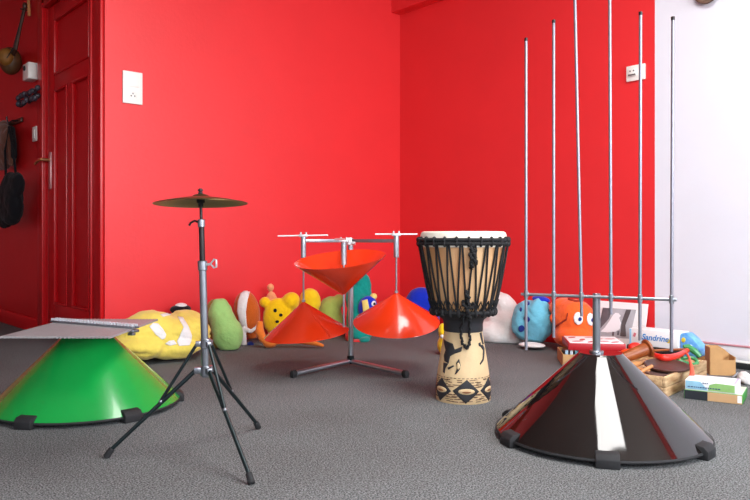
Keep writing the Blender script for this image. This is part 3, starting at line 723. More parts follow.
# black and white toy peeping over it
T_ = Toy('plush_penguin', 'black plush toy with a white top peeping over the pale yellow cushion', 180.5, 3.985, 0.0)
mb = MB(); T_.blob(mb, 180.5, 326, 10, 20, 0.0, 0.035); T_.blob(mb, 180.5, 309, 10.5, 4.6, 0, 0.035)
pb = fuse('body', mb, C_black, T_.root, voxel=0.006, smooth=3, floor=0.002)
mb = MB(); T_.blob(mb, 181, 305.8, 5.8, 3.0, -0.002, 0.026); mb.build('white_crown', C_white, T_.root)
# pale green pear-shaped toy
T_ = Toy('plush_pear', 'pale green pear shaped plush cushion with an olive brown back', 226, 3.93)
mb = MB(); T_.blob(mb, 228, 335, 15.5, 18.5, 0, 0.075, -8); T_.blob(mb, 221, 316, 12.5, 18.5, 0.03, 0.065, -8); T_.blob(mb, 224.5, 327, 14, 20, 0.012, 0.07, -10)
gb = fuse('body', mb, C_green, T_.root, wr=0.005, wscale=13, floor=0.003, fold=0.005, fdir=(16, 6, 18))
mb = MB(); T_.blob(mb, 221, 334, 14, 18, 0.06, 0.06, -8); T_.blob(mb, 216.5, 316, 10.8, 17.5, 0.085, 0.055, -8); T_.blob(mb, 218.5, 327, 13, 20, 0.07, 0.06, -10)
fuse('back', mb, C_olive, T_.root, floor=0.003)
# rust-orange toy with a white band
T_ = Toy('plush_ball', 'rust orange oval plush toy with a broad white band and white limbs', 248, 4.17)
mb = MB(); T_.blob(mb, 246.8, 313, 13.3, 22.5, 0, 0.08, -6); T_.blob(mb, 252.5, 333, 6, 9, 0.0, 0.05)
rb_ = fuse('body', mb, C_rust, T_.root, wr=0.002, floor=0.03)
T_.patch(rb_, [(244, 291.5), (250, 291), (247.5, 300), (246, 312), (246.5, 322), (248, 331), (243.5, 330), (239.5, 321), (237.3, 311), (238.3, 301), (241, 294)], C_white, 'white_band', off=0.003, th=0.004)
mb = MB(); a = T_.loc(243, 328, -0.07); mb.tube([a, T_.loc(243.5, 336, -0.085), T_.loc(244, 347.5, -0.075)], 0.016, 12, radii=[0.012, 0.017, 0.018]); mb.tube([a, T_.loc(251, 331.5, -0.085), T_.loc(257, 327, -0.08), T_.loc(258, 322, -0.075)], 0.011, 10, radii=[0.015, 0.013, 0.010, 0.007])
fuse('white_limbs', mb, C_white, T_.root, voxel=0.006, smooth=3, floor=0.002)
mb = MB(); T_.blob(mb, 250.5, 344.5, 3.6, 3.4, -0.06, 0.025); mb.build('blue_shoe', C_navy, T_.root)
# peach doll behind the bear
T_ = Toy('cloth_doll', 'small peach cloth doll with a round head behind the yellow bear', 270, 4.36)
mb = MB(); T_.blob(mb, 270.5, 287.5, 3.6, 4.0, 0, 0.022); T_.blob(mb, 271.5, 302, 6.0, 10.5, 0, 0.026); T_.blob(mb, 271, 320, 6, 12, 0, 0.026)
mb.cyl(T_.loc(271, 292), T_.loc(271, 297), 0.012); fuse('body', mb, C_peach, T_.root, voxel=0.005, smooth=3, floor=0.002)
# golden bear
T_ = Toy('plush_bear', 'golden yellow plush bear with small black eyes behind the left hanging cone', 280, 4.20)
mb = MB(); T_.blob(mb, 278, 316, 14.5, 18, 0, 0.055, 14, p=0.85); T_.blob(mb, 264.5, 302, 5.6, 5.5, 0.0, 0.04); T_.blob(mb, 291, 301, 9, 9, 0.0, 0.05); T_.blob(mb, 284, 331, 16, 14, 0.0, 0.07)
be = fuse('body', mb, C_bear, T_.root, wr=0.003, voxel=0.007, smooth=5, floor=0.002)
for (ex, ey, rx, ry) in ((275.3, 310.5, 1.7, 1.9), (280.8, 315, 1.8, 1.6), (277.3, 321.5, 1.8, 1.5)): T_.patch(be, disc(ex, ey, rx, ry, 12), C_black, 'eye' if ey < 320 and ey < 312 else 'nose', off=0.003, th=0.003)
# orange long-limbed toy lying in front
T_ = Toy('plush_limbs', 'orange long limbed plush toy lying on the carpet below the left hanging cone', 285, 3.99)
mb = MB(); mb.tube([T_.loc(260, 322, 0.02), T_.loc(259.5, 332, 0.01), T_.loc(263, 340, 0.0), T_.loc(270, 344, -0.01)], 0.02, 14, radii=[0.018, 0.025, 0.024, 0.022])
mb.tube([T_.loc(266, 343, -0.01), T_.loc(280, 342, 0), T_.loc(297, 341, 0), T_.loc(312, 343.5, -0.01), T_.loc(324, 347, -0.02)], 0.02, 14, radii=[0.018, 0.019, 0.02, 0.017, 0.010])
T_.blob(mb, 270, 344.5, 7, 4.6, -0.01, 0.03); pass
lo = fuse('body', mb, C_limb, T_.root, voxel=0.007, smooth=4); zmin = min(v.co.z for v in lo.data.vertices); lo.location.z = -zmin+0.001
# round yellow toy
T_ = Toy('plush_round', 'round warm yellow plush toy to the right of the bear behind the cone', 311, 4.42)
mb = MB(); T_.blob(mb, 310, 301, 11, 13, 0, 0.06); T_.blob(mb, 311, 322, 12, 16, 0, 0.075); T_.blob(mb, 322, 335, 9, 6, -0.05, 0.05)
fuse('body', mb, C_bear2, T_.root, wr=0.004, floor=0.002)
# sage green toy
T_ = Toy('plush_sage', 'sage green rounded plush cushion between yellow toy and teal bird', 331, 4.52)
mb = MB(); T_.blob(mb, 329.5, 313, 12, 17, 0, 0.07, 6); T_.blob(mb, 339, 301, 5.5, 7, 0.03, 0.05); T_.blob(mb, 334, 324, 11, 14, 0, 0.07)
fuse('body', mb, C_sage, T_.root, wr=0.005, floor=0.002)
# teal bird
T_ = Toy('plush_bird', 'tall teal plush bird with a blue face between the orange cones', 359, 4.34)
mb = MB(); T_.blob(mb, 359, 318, 13, 24, 0.02, 0.075, 4, p=0.9); T_.blob(mb, 364, 292, 8.5, 18.5, 0.07, 0.05, -6, p=0.8); T_.blob(mb, 356, 300, 11, 16, 0.05, 0.06); T_.blob(mb, 360, 335, 12, 9, -0.02, 0.08)
te = fuse('body', mb, C_teal, T_.root, wr=0.005, wscale=10, floor=0.014, fold=0.006, fdir=(14, 4, 8))
mb = MB(); T_.blob(mb, 367.5, 307, 9.6, 11.5, -0.045, 0.05, 18); fa = fuse('face', mb, C_blue, T_.root, voxel=0.006, smooth=3)
mb = MB(); T_.blob(mb, 373.5, 296.5, 3.6, 3.4, -0.03, 0.03); mb.build('cream_tuft', C_cream, T_.root)
T_.patch(fa, [(362.2, 301), (367.5, 299.5), (370, 312), (363.5, 314)], C_cream, 'cheek_stripe', off=0.003, th=0.004)
T_.patch(fa, disc(373.3, 303.5, 2.0, 2.6, 14, 0.4), C_white, 'eye_white', off=0.003, th=0.003); T_.patch(fa, disc(373.8, 304, 1.0, 1.3, 10), C_black, 'pupil', off=0.006, th=0.002)
mb = MB(); T_.blob(mb, 349, 336, 4, 7, -0.07, 0.03); T_.blob(mb, 357.5, 341.5, 8, 2.4, -0.09, 0.05); fuse('red_feet', mb, C_redc, T_.root, voxel=0.006, smooth=3, floor=0.002)
mb = MB(); T_.blob(mb, 364.5, 340, 6, 3.2, -0.10, 0.045, -10); mb.build('teal_foot', C_teal, T_.root)
# blue cushion, small yellow toy
T_ = Toy('plush_blue', 'royal blue rounded plush cushion between right orange cone and djembe', 423, 4.72)
mb = MB(); T_.blob(mb, 421, 304, 16, 17, 0, 0.09); T_.blob(mb, 423, 318, 17, 12, 0, 0.10); fuse('body', mb, C_blue, T_.root, wr=0.004, floor=0.002)
mb = MB(); T_.blob(mb, 434, 312, 4.6, 5, -0.09, 0.04); mb.build('pale_blue_trim', C_sky, T_.root)
T_ = Toy('plush_small', 'small yellow plush toy lying on carpet behind the djembe base', 446, 3.75)
mb = MB(); T_.blob(mb, 447, 345, 10, 11, 0, 0.05); T_.blob(mb, 442.5, 331, 4.5, 8, 0, 0.03)
fuse('body', mb, C_bear2, T_.root, voxel=0.006, floor=0.002)
mb = MB(); T_.blob(mb, 442.2, 336.5, 2.0, 2.0, -0.045, 0.012); mb.build('white_button', C_white, T_.root)
# white cushion leaning on the right wall
T_ = Toy('white_cushion', 'off white soft cushion leaning on the red wall right of the djembe', 500, 4.20, R(-90), 'cushion')
mb = MB(); T_.blob(mb, 496, 318, 23, 27, 0.09, 0.075, 18, p=0.85); T_.blob(mb, 505, 326, 17, 18, 0.07, 0.085, 14, p=0.85); T_.blob(mb, 490, 334, 19, 12, 0.0, 0.08); T_.blob(mb, 512, 336, 12, 10, 0.05, 0.06); T_.blob(mb, 513, 324, 12, 17, 0.10, 0.06, 20)
fuse('body', mb, C_greycush, T_.root, wr=0.009, wscale=8, floor=0.002, fold=0.010, fdir=(11, 4, 9))
# light blue spotted cushion
T_ = Toy('plush_fish', 'light blue plush cushion with dark blue spots beside orange toy', 537, 4.03, R(-90))
mb = MB(); T_.blob(mb, 533, 321.5, 19, 21, 0.0, 0.085, -6, p=0.85); T_.blob(mb, 540, 318, 11.5, 20, 0.0, 0.085); T_.blob(mb, 523, 322, 9.5, 16, -0.03, 0.07)
sk_ = fuse('body', mb, C_sky, T_.root, wr=0.009, wscale=10, floor=0.014, fold=0.011, fdir=(9, 4, 15))
for s_ in (disc(521.5, 328.5, 3.2, 3.4, 16, 0.5), disc(527, 319, 3.4, 2.6, 16, 0.6), disc(528, 303.5, 1.8, 2.0, 12), disc(521, 309.5, 1.2, 2.2, 12)): T_.patch(sk_, s_, C_navy, 'dark_spot')
mb = MB(); T_.blob(mb, 541, 299.5, 8, 3.6, 0.02, 0.04, 8); mb.build('blue_fin', C_blue, T_.root)
mb = MB(); T_.blob(mb, 532, 345, 11.5, 2.6, -0.09, 0.06); b_ = mb.build('white_fin', C_white, T_.root)
# orange toy with big eyes
T_ = Toy('plush_octopus', 'bright orange plush toy with big round white eyes behind the black cone', 573, 3.86, R(-90))
mb = MB(); T_.blob(mb, 574, 323, 19, 24, 0.0, 0.095, -4, p=0.92); T_.blob(mb, 565, 308, 14, 10.5, 0.02, 0.085); T_.blob(mb, 556, 318, 4.5, 6, -0.05, 0.04); T_.blob(mb, 574, 336, 18.5, 13, -0.02, 0.10)
oc = fuse('body', mb, C_orange, T_.root, wr=0.004, floor=0.002)
for (ex, ey, rx) in ((578.2, 318.6, 4.4), (590.2, 319.5, 3.4)):
    ew = T_.patch(oc, disc(ex, ey, rx, 6.2, 20, -0.1), C_white, 'eye_white', off=0.003, th=0.004)
    T_.patch(oc, disc(ex+1.6, ey+0.6, 1.5, 1.9, 14), C_navy, 'pupil', off=0.008, th=0.003, parent=ew)
T_.patch(oc, [(554, 327), (560, 322.5), (566, 319), (567.5, 313), (568.3, 313.2), (567, 320), (561, 324), (555, 328.5)], mat('dark_orange_seam', (150, 40, 20), rough=0.9), 'seam', off=0.002)
T_.patch(oc, [(568, 298.5), (576, 300.5), (583, 300), (583, 301.4), (576, 302.2), (568, 300)], mat('dark_orange_seam', (150, 40, 20), rough=0.9), 'seam', off=0.002)

# ================================================================== BOXES AND TOYS ON THE RIGHT
def cbox(name, label, cat, c, size, rz, m, bev=0.002, z0=None):
    o = MB().box((0, 0, size[2]/2), size, bev=bev).build(name, m, loc=(c.x, c.y, z0 if z0 is not None else c.z), rot=(0, 0, rz)); return tag(o, label, cat)
# open carton with red game box on top
RW = R(-90)
c = G(589, 3.50)
ct = thing('cardboard_carton', 'brown open cardboard carton standing under the red box behind black cone', 'box', c, CZ-R(8))
w, d, h = 0.27, 0.24, 0.056
k = MB()
for (a, b, e, f) in ((0, -d/2, w, .004), (0, d/2, w, .004), (-w/2, 0, .004, d), (w/2, 0, .004, d)): k.box((a, b, h/2+.002), (e, f, h))
k.box((0, 0, 0.003), (w, d, 0.004)); k.build('carton_body', M_cardboard, ct)
bk_ = cbox('paperback', 'dark blue book lying in the brown carton under red box', 'book', c, (0.235, 0.20, 0.048), CZ-R(8), mat('dark_blue_cover', (48, 72, 92), rough=0.4, var=0.4, vscale=20), z0=0.0065)
for k_ in range(3):
    p = Matrix.Rotation(CZ-R(8), 3, 'Z') @ Vector((-0.118+0.022*k_, -0.106, 0))
    cbox('card_case', ['pale blue card case upright at corner of the brown carton', 'white card case second from the corner of brown carton', 'teal card case third from the corner of brown carton'][k_], 'case', c+p, (0.014, 0.008, 0.072), CZ-R(8), mat('case_%d' % k_, [(150, 180, 196), (206, 214, 220), (70, 130, 140)][k_], rough=0.3), z0=0.0055)
rbx = thing('game_box', 'flat red game box with white patterned lid on the brown carton', 'box', Vector((c.x, c.y, 0.0795)) + Matrix.Rotation(CZ-R(8), 3, 'Z') @ Vector((0.018, 0, 0)), CZ-R(8))
M_redbox = mat('red_card', (176, 24, 34), rough=0.4)
MB().box((0, 0, 0.016), (0.26, 0.25, 0.032), bev=0.002).build('box_body', M_redbox, rbx)
MB().box((0, 0, 0.0335), (0.245, 0.235, 0.003), bev=0.0008).build('lid_print', M_paper, rbx)
for u_, v_, a_ in ((-0.08, -0.07, 20), (-0.02, -0.085, 60), (0.04, -0.06, 10), (0.09, -0.08, 45), (-0.05, -0.01, 70), (0.03, 0.02, 30), (0.085, 0.03, 15), (-0.09, 0.06, 50), (0.0, 0.08, 5)):
    MB().prism([(-0.026, -0.006), (0.0, -0.013), (0.028, -0.004), (0.022, 0.010), (-0.006, 0.014), (-0.028, 0.006)], 0.0012, Matrix.Translation((u_, v_, 0.0346)) @ Matrix.Rotation(R(a_), 4, 'Z')).build('red_motif', M_redbox, rbx)
# picture of a white dove leaning on the wall
pTL, pTR = on_right(600.5, 301.0, 0.045), on_right(648.3, 303.8, 0.045)
wd = abs(pTL.y-pTR.y); hz_ = (pTL.z+pTR.z)/2; cy_ = (pTL.y+pTR.y)/2
pic = thing('photo_print', 'white bordered print of a white dove leaning on the red wall', 'picture', (-0.105, cy_, 0.0), R(-90))
lean = math.atan2(0.06, hz_); PM = Matrix.Rotation(-lean, 4, 'X')      # local x along wall, y to wall
hp_ = hz_/math.cos(lean)
MB().box((0, 0, hp_/2), (wd, 0.004, hp_), mtx=PM).build('mount', M_paper, pic)
def pp(poly, y_off, m, name):
    fx = lambda px: (px-600.5)/(648.3-600.5)*wd-wd/2
    fz = lambda px, py: hp_-(py-(301+(px-600.5)*0.058))*3.86/FPX
    MB().prism([(fx(a), fz(a, b)) for a, b in poly], 0.0012, PM @ Matrix.Translation((0, -0.002-y_off, 0)) @ Matrix.Rotation(R(90), 4, 'X')).build(name, m, pic)
pp([(604, 308), (637.6, 309.6), (634.5, 338), (601.5, 338)], 0.0, mat('grey_photo', (188, 190, 196), rough=0.35, var=0.25, vscale=16), 'photograph')
pp([(604.3, 308.4), (614, 308.7), (612, 319), (603, 331), (602.2, 330)], 0.0012, mat('dark_photo_tone', (104, 104, 110), rough=0.35, var=0.3, vscale=30), 'dark_foliage')
pp([(628, 309.6), (633, 309.6), (629, 325), (631, 336), (625, 336), (625, 322)], 0.0012, mat('trunk_photo_tone', (96, 92, 94), rough=0.35, var=0.3, vscale=30), 'tree_trunk')
pp([(616, 315), (618, 313), (621, 313.5), (623.5, 316), (622, 318), (624.5, 323), (624, 329), (620, 332), (612, 333), (605, 332.5), (609, 328), (613, 321)], 0.0024, mat('white_photo_tone', (240, 242, 246), rough=0.35), 'dove')
pp([(617, 332), (619, 332), (619, 336), (617, 336)], 0.0024, mat('dark_photo_tone', (92, 92, 98)), 'dove_leg'); pp([(622, 331), (624, 331), (624, 335), (622, 335)], 0.0024, mat('dark_photo_tone', (92, 92, 98)), 'dove_leg')
# wooden trays holding the toys
cr = Vector((1.097, 2.73)); ex = Vector((0.655, 0.755)).normalized(); ey = Vector((-0.755, 0.655)).normalized()
Lx, Ly = 0.50, 0.35
ctr = cr + ex*Lx/2 + ey*Ly/2; tc_ = W(ctr.x, ctr.y); ang_w = CZ + math.atan2(ex.y, ex.x)
def tray(name, label, z0, h):
    r = thing(name, label, 'tray', (tc_.x, tc_.y, z0), ang_w); t = 0.012
    MB().box((0, 0, 0.005), (Lx-2*t, Ly-2*t, 0.008)).build('bottom', M_pine, r)
    for s_ in (-1, 1):
        MB().box((0, s_*(Ly/2-t/2), h/2), (Lx, t, h-0.001), bev=0.002).build('side', M_pine, r)
        MB().box((s_*(Lx/2-t/2), 0, h/2), (t, Ly-2*t-0.001, h-0.001), bev=0.002).build('end', M_pine, r)
    return r
tray('wooden_tray', 'lower of two stacked pale wooden trays on the carpet right of black cone', 0.0, 0.038)
tray('wooden_tray', 'upper of two stacked pale wooden trays, filled with small percussion toys', 0.039, 0.040)
TM = Matrix.LocRotScale(Vector((tc_.x, tc_.y, 0)), Euler((0, 0, ang_w)), None); TMI = TM.inverted()
def on_plane(px, py, h):                      # world point seen at px,py and lying at height h
    d = ray(px, py); return CAM + d*((h-EYE)/d.z)
def item(name, label, cat, build, m, pos=None):
    return None
FL = 0.056
# wooden horn-shaped shaker
a = on_plane(618, 360, 0.110); b = G(649, 2.96, 0.155); dr = (b-a)
hs = thing('wooden_bell', 'reddish brown turned wooden handle bell lying across the toy tray', 'instrument', a)
mtx, Ln = axis_mat((0, 0, 0), dr)
MB().lathe([(0, 0), (0.016, 0.001), (0.020, Ln*0.1), (0.024, Ln*0.5), (0.027, Ln*0.85), (0.026, Ln*0.9), (0, Ln*0.9)], 28, mtx).build('handle', M_wood, hs)
MB().lathe([(0, Ln*0.90), (0.028, Ln*0.90), (0.037, Ln*0.93), (0.038, Ln*0.985), (0.030, Ln), (0, Ln*0.99)], 28, mtx).build('flared_end', M_wood, hs)
def stick(label, p, q, r, m, name='wooden_stick', r2=None):
    d_ = q-p; o = MB().cyl((0, 0, 0), d_, r, r2 or r, seg=14, bev=r*0.2).build(name, m, loc=p); return tag(o, label, 'stick', None)
stick('thick tan wooden stick just below the brown wooden bell', on_plane(625, 367.5, 0.092), on_plane(647, 361, 0.094), 0.011, M_tanwood)
stick('tan wooden stick crossing under the thick tan stick', on_plane(626, 367, 0.078), on_plane(650, 371.5, 0.072), 0.009, M_tanwood)
stick('short brown wooden stick nearest black cone below the crossing sticks', on_plane(629, 371, 0.068), on_plane(644, 369.5, 0.068), 0.009, M_wood)
stick('long thin brown stick lying along the back of the toy tray', on_plane(654, 350.5, 0.100), on_plane(689, 349, 0.100), 0.0055, M_wood)
stick('slim tan wooden stick leaning over the near left side of the upper tray', on_plane(636, 374.5, 0.084), on_plane(652, 366, 0.100), 0.007, M_tanwood)
# dark wooden plates
def plate(label, px, py, h, r, m, tilt, th=0.010):
    p = on_plane(px, py, h)
    o = MB().lathe([(0, 0), (r*0.9, 0), (r, th*0.4), (r, th), (r*0.92, th), (r*0.85, th*0.6), (0, th*0.5)], 40).build('wooden_plate', m, loc=p, rot=tilt); return tag(o, label, 'plate')
plate('dark brown oval wooden plate under the red jingle stick', 667, 367, 0.084, 0.088, M_darkwood, (R(5), R(-5), 0))
plate('small greyish wooden disc at near corner of the toy tray', 657, 374, 0.066, 0.048, mat('grey_brown_wood', (120, 92, 86), rough=0.35, var=0.3, vscale=20), (R(4), R(-4), 0))
plate('tan wooden disc lying nearest black cone in the toy tray', 645, 374, 0.060, 0.040, M_tanwood, (0, R(3), 0), 0.008)
def smooth_pts(pts, n=5):
    out = []; P_ = [pts[0]]+pts+[pts[-1]]
    for i in range(1, len(P_)-2):
        for k in range(n):
            t = k/n; p0, p1, p2, p3 = P_[i-1:i+3]
            out.append(0.5*((2*p1)+(p2-p0)*t+(2*p0-5*p1+4*p2-p3)*t*t+(3*p1-p0-3*p2+p3)*t**3))
    return out+[pts[-1]]
# red jingle stick with little bells
pts = [on_plane(653, 354.5, 0.108), on_plane(661, 357.5, 0.110), on_plane(671, 357.5, 0.110), on_plane(680, 354.5, 0.112), on_plane(687, 350.5, 0.112)]
c0 = pts[0]; js = thing('jingle_stick', 'red curved jingle stick with a row of small beads', 'instrument', c0)
MB().tube(smooth_pts([p-c0 for p in pts]), 0.012, 14, radii=[0.011+0.0035*math.sin(math.pi*min(1, i/16)) for i in range(21)]).build('handle', mat('red_lacquer', (222, 44, 30), rough=0.3), js)
for k in range(7):
    f = k/6*3.0+0.3; i = int(f); p = pts[i].lerp(pts[i+1], f-i)-c0
    MB().ell(p+Vector((0, 0, -0.017)) - Vector((EX.y, EY.y, 0))*0.010, (0.0062, 0.0062, 0.0072), seg=12, ring=8).build('bead', M_tanwood, js)
# red shaker pair at the far left of the tray
M_rl = mat('red_lacquer', (222, 44, 30), rough=0.3)
def maraca(label, px, py, h, ang, m):
    p = on_plane(px, py, h); r = thing('shaker', label, 'instrument', p, ang)
    MB().ell((0, 0, 0), (0.036, 0.024, 0.022)).build('shaker_head', m, r); MB().cyl((0.03, 0, -0.002), (0.085, 0, -0.006), 0.009, 0.007, seg=12, bev=0.002).build('handle', m, r)
maraca('shiny red shaker behind the brown wooden bell', 635, 347, 0.092, CZ+R(25), M_rl)
maraca('orange red shaker lying in front of the shiny red shaker', 628, 353.5, 0.072, CZ+R(-15), mat('orange_lacquer', (230, 80, 36), rough=0.3))
# green bangle pair
p = on_plane(686, 361, 0.088)
gbm = MB(); gbm.tube([(0.045*math.cos(t*math.pi/9), 0.030*math.sin(t*math.pi/9), 0.006*math.sin(t*0.7)) for t in range(18)], 0.008, 10, closed=True); gr = tag(gbm.build('green_ring', mat('green_plastic', (56, 140, 82), rough=0.3), loc=p, rot=(R(12), 0, CZ)), 'green plastic ring lying beside red jingle stick in tray', 'ring')
p = on_plane(690, 353, 0.100)
gbm = MB(); gbm.tube([(-0.03, 0.0, 0.03), (-0.01, 0, 0.028), (0.015, -0.01, 0.01), (0.035, -0.02, -0.012)], 0.012, 10, radii=[0.006, 0.013, 0.014, 0.010]); tag(gbm.build('green_scraper', mat('green_plastic', (56, 140, 82)), loc=p, rot=(0, 0, CZ)), 'green curved plastic scraper behind the green ring', 'instrument')
# red cord over the tray edge
pts = [on_plane(686, 352.5, 0.112), on_plane(689, 357, 0.110), on_plane(690.5, 363, 0.10), on_plane(691.8, 369, 0.088), on_plane(692, 375, 0.072), on_plane(690.5, 379, 0.058)]
c0 = pts[0]; tag(MB().tube(smooth_pts([p-c0 for p in pts]), 0.007, 10, radii=[0.004+0.008*(i/25)**1.6 for i in range(26)]).build('red_tassel', mat('coral_cord', (226, 92, 68), rough=0.8, bump=0.4, bscale=200), loc=c0), 'coral red tassel cord hanging over the wooden tray edge', 'tassel')
# dark base behind the tray + white box with blue writing
a = on_right(629, 339, 0.235); b = on_right(678, 344, 0.235)
yy0, yy1 = a.y, b.y
zb0 = 0.080; 
tp = on_right(650, 330.2, 0.235)
dk = cbox('black_case', 'long black case on the carpet beneath the white lettered box', 'case', Vector((-0.180, (yy0+yy1)/2, 0)), (abs(yy1-yy0)+0.02, 0.12, zb0-0.002), R(-90), mat('black_case', (34, 30, 32), rough=0.5))
lb = thing('lettered_box', 'long white box with blue lettering lying on the black case', 'box', (-0.180, (yy0+yy1)/2, zb0), R(-90))
bw, bh = abs(yy1-yy0), tp.z-zb0
MB().box((0, 0, bh/2), (bw, 0.11, bh), bev=0.0015).build('box_body', M_paper, lb)
def text(s_, size, loc, rot, m, name, parent, shear=0.0):
    cu = bpy.data.curves.new('t', 'FONT'); cu.body = s_; cu.size = size; cu.extrude = 0.0006; cu.align_x = 'CENTER'; cu.align_y = 'CENTER'; cu.shear = shear; cu.offset = 0.0006
    to = bpy.data.objects.new('t', cu); COL.objects.link(to); dg = bpy.context.evaluated_depsgraph_get(); dg.update()
    me = bpy.data.meshes.new_from_object(to.evaluated_get(dg)); bpy.data.objects.remove(to); bpy.data.curves.remove(cu)
    me.materials.clear(); me.materials.append(m); me.name = name
    o = bpy.data.objects.new(name, me); COL.objects.link(o); o.parent = parent; o.location = loc; o.rotation_euler = rot; return o
M_ink = mat('blue_ink', (30, 130, 206), rough=0.4)
text('Sandrine', bh*0.50, (0.010, -0.0558, bh*0.54), (R(90), 0, 0), M_ink, 'lettering', lb, 0.25)
MB().lathe([(0, 0), (0.010, 0), (0.010, 0.001), (0, 0.001)], 20, Matrix.Translation((bw*0.31, -0.0552, bh*0.45)) @ Matrix.Rotation(R(90), 4, 'X')).build('yellow_seal', mat('yellow_ink', (226, 200, 60), rough=0.4), lb)
MB().box((-bw*0.47, -0.0555, bh*0.5), (bw*0.04, 0.001, bh*0.96)).build('blue_edge', mat('pale_blue_ink', (150, 200, 232), rough=0.4), lb)
MB().box((-bw*0.38, -0.0555, bh*0.62), (bw*0.05, 0.001, bh*0.25), (0, R(20), 0)).build('pink_motif', mat('pink_ink', (214, 120, 130), rough=0.4), lb)
# blue printed pack slumping against its end
p = on_right(688, 350, 0.22)
bp_ = thing('blue_pack', 'slumped blue printed pack at the right end of the white box', 'bag', (-0.20, p.y, 0.0), R(-90))
BPI = root_mtx(bp_).inverted()
pl_ = [BPI @ on_right(a_, b_, 0.22) for a_, b_ in ((679.8, 333.5), (686, 333), (693, 339), (699, 346), (699.5, 357), (690, 360), (680.5, 360))]
MB().prism([(q.x, max(0.001, q.z)) for q in pl_], 0.07, Matrix.Translation((0, 0.05, 0)) @ Matrix.Rotation(R(90), 4, 'X'), bev=0.008).build('pack_body', mat('blue_print', (70, 140, 218), rough=0.35, var=1, vscale=30, rgb2=(130, 196, 238), bump=0.25, bscale=40), bp_)
q = BPI @ on_right(683.5, 340, 0.22); MB().ell((q.x, -0.021, q.z), (0.010, 0.004, 0.012), (0, R(20), 0)).build('yellow_blot', mat('yellow_ink', (226, 200, 60)), bp_)
q = BPI @ on_right(691, 346, 0.22); MB().ell((q.x, -0.021, q.z), (0.008, 0.003, 0.006), (0, R(20), 0)).build('pale_blot', M_paper, bp_)
p = on_right(687, 338, 0.06)
tag(MB().box((0, 0, 0.0), (0.05, 0.042, 0.142), bev=0.014).build('brown_block', M_cardboard, loc=(-0.045, p.y+0.012, 0.072)), 'brown rounded block standing on the carpet behind the blue pack', 'block')
# tan flat stick leaning near the baseboard
a = on_right(699, 343.5, 0.05); b = on_right(708, 348.5, 0.06)
tag(MB().box((0, 0, 0.035), (0.02, 0.11, 0.07), bev=0.003).build('wooden_block', M_tanwood, loc=(-0.055, (a.y+b.y)/2, 0)), 'tan wooden block by the white baseboard behind the trays', 'block')
# magazine-file shaped carton
p = G(720, 3.23)
fb_ = thing('file_carton', 'small open brown cardboard carton with a cut away front', 'box', p, CZ-R(12))
w, d, hb, hf = 0.102, 0.09, 0.120, 0.068
k = MB(); t = 0.004
k.box((0, 0, t/2), (w, d, t)); k.box((0, -d/2, hf/2), (w, t, hf)); k.box((w/2, 0, hf*0.6), (t, d, hf*1.2))
k.prism([(-w/2, 0), (w/2, 0), (w/2, hf*1.2), (w*0.3, hb*0.84), (0.0, hb), (-w/2, hb)], t, Matrix.Translation((0, d/2, 0)) @ Matrix.Rotation(R(90), 4, 'X'))
k.prism([(-d/2, 0), (d/2, 0), (d/2, hb), (-d/2, hb)], t, Matrix.Translation((-w/2-t/2, 0, 0)) @ Matrix.Rotation(R(90), 4, 'Z') @ Matrix.Rotation(R(90), 4, 'X'))
k.box((-w*0.25, -d/2-0.001, hb/2), (w*0.5, t, hb))
k.build('carton_body', M_cardboard, fb_)
# board game boxes
A0, B0 = W(1.172, 2.72), W(1.322, 2.625); dvw = (B0-A0); aw = math.atan2(dvw.y, dvw.x); nrm = Vector((-dvw.y, dvw.x, 0)).normalized()
M_gb = mat('green_box_card', (60, 150, 60), rough=0.4, var=0.1)
gW = dvw.length+0.02
c1 = (A0+B0)/2 + nrm*0.085
g1 = thing('game_box', 'lower green game box on the carpet under the white and green one', 'box', (c1.x, c1.y, 0), aw)
MB().box((0, 0, 0.017), (gW, 0.17, 0.034), bev=0.002).build('box_body', M_gb, g1)
MB().box((-gW*0.29, -0.0855, 0.017), (gW*0.40, 0.001, 0.032)).build('dark_print', mat('dark_ink', (40, 44, 50), rough=0.4), g1)
MB().box((gW*0.20, -0.0855, 0.017), (gW*0.58, 0.001, 0.032)).build('tan_print', mat('tan_ink', (200, 160, 116), rough=0.4), g1)
MB().box((0, 0, 0.0345), (gW-0.004, 0.166, 0.001)).build('lid_print', mat('pale_green_print', (206, 220, 190), rough=0.4, var=0.15, vscale=14), g1)
MB().box((gW/2-0.010, -0.0856, 0.018), (0.014, 0.001, 0.026)).build('white_corner', M_paper, g1)
g2c = c1 + dvw.normalized()*(-0.008) + nrm*(-0.02)
g2 = thing('game_box', 'upper white game box with green side lying on the green box', 'box', (g2c.x, g2c.y, 0.0355), aw)
w2 = gW-0.022
MB().box((0, 0, 0.018), (w2, 0.125, 0.036), bev=0.002).build('box_body', M_paper, g2)
MB().prism([(-w2*0.05, 0.003), (w2*0.46, 0.003), (w2*0.46, 0.030), (w2*0.1, 0.032), (-w2*0.02, 0.024)], 0.001, Matrix.Translation((0, -0.0625, 0)) @ Matrix.Rotation(R(90), 4, 'X')).build('green_print', mat('light_green_ink', (150, 196, 118), rough=0.4, var=0.2, vscale=30), g2)
MB().prism([(-w2*0.49, 0.003), (-w2*0.05, 0.003), (-w2*0.2, 0.033), (-w2*0.49, 0.033)], 0.001, Matrix.Translation((0, -0.0625, 0)) @ Matrix.Rotation(R(90), 4, 'X')).build('blue_print', mat('sky_ink', (156, 206, 230), rough=0.4, var=0.2, vscale=30), g2)
ln = MB(); x_ = -w2*0.45
while x_ < w2*0.16:
    q = random.uniform(0.004, 0.009); ln.box((x_+q/2, -0.0638, 0.0115), (q, 0.0012, 0.0035)); x_ += q+0.0022
x_ = -w2*0.14
for q in (0.006, 0.005, 0.004): ln.box((x_, -0.0638, 0.029), (q, 0.0012, 0.003)); x_ += 0.007
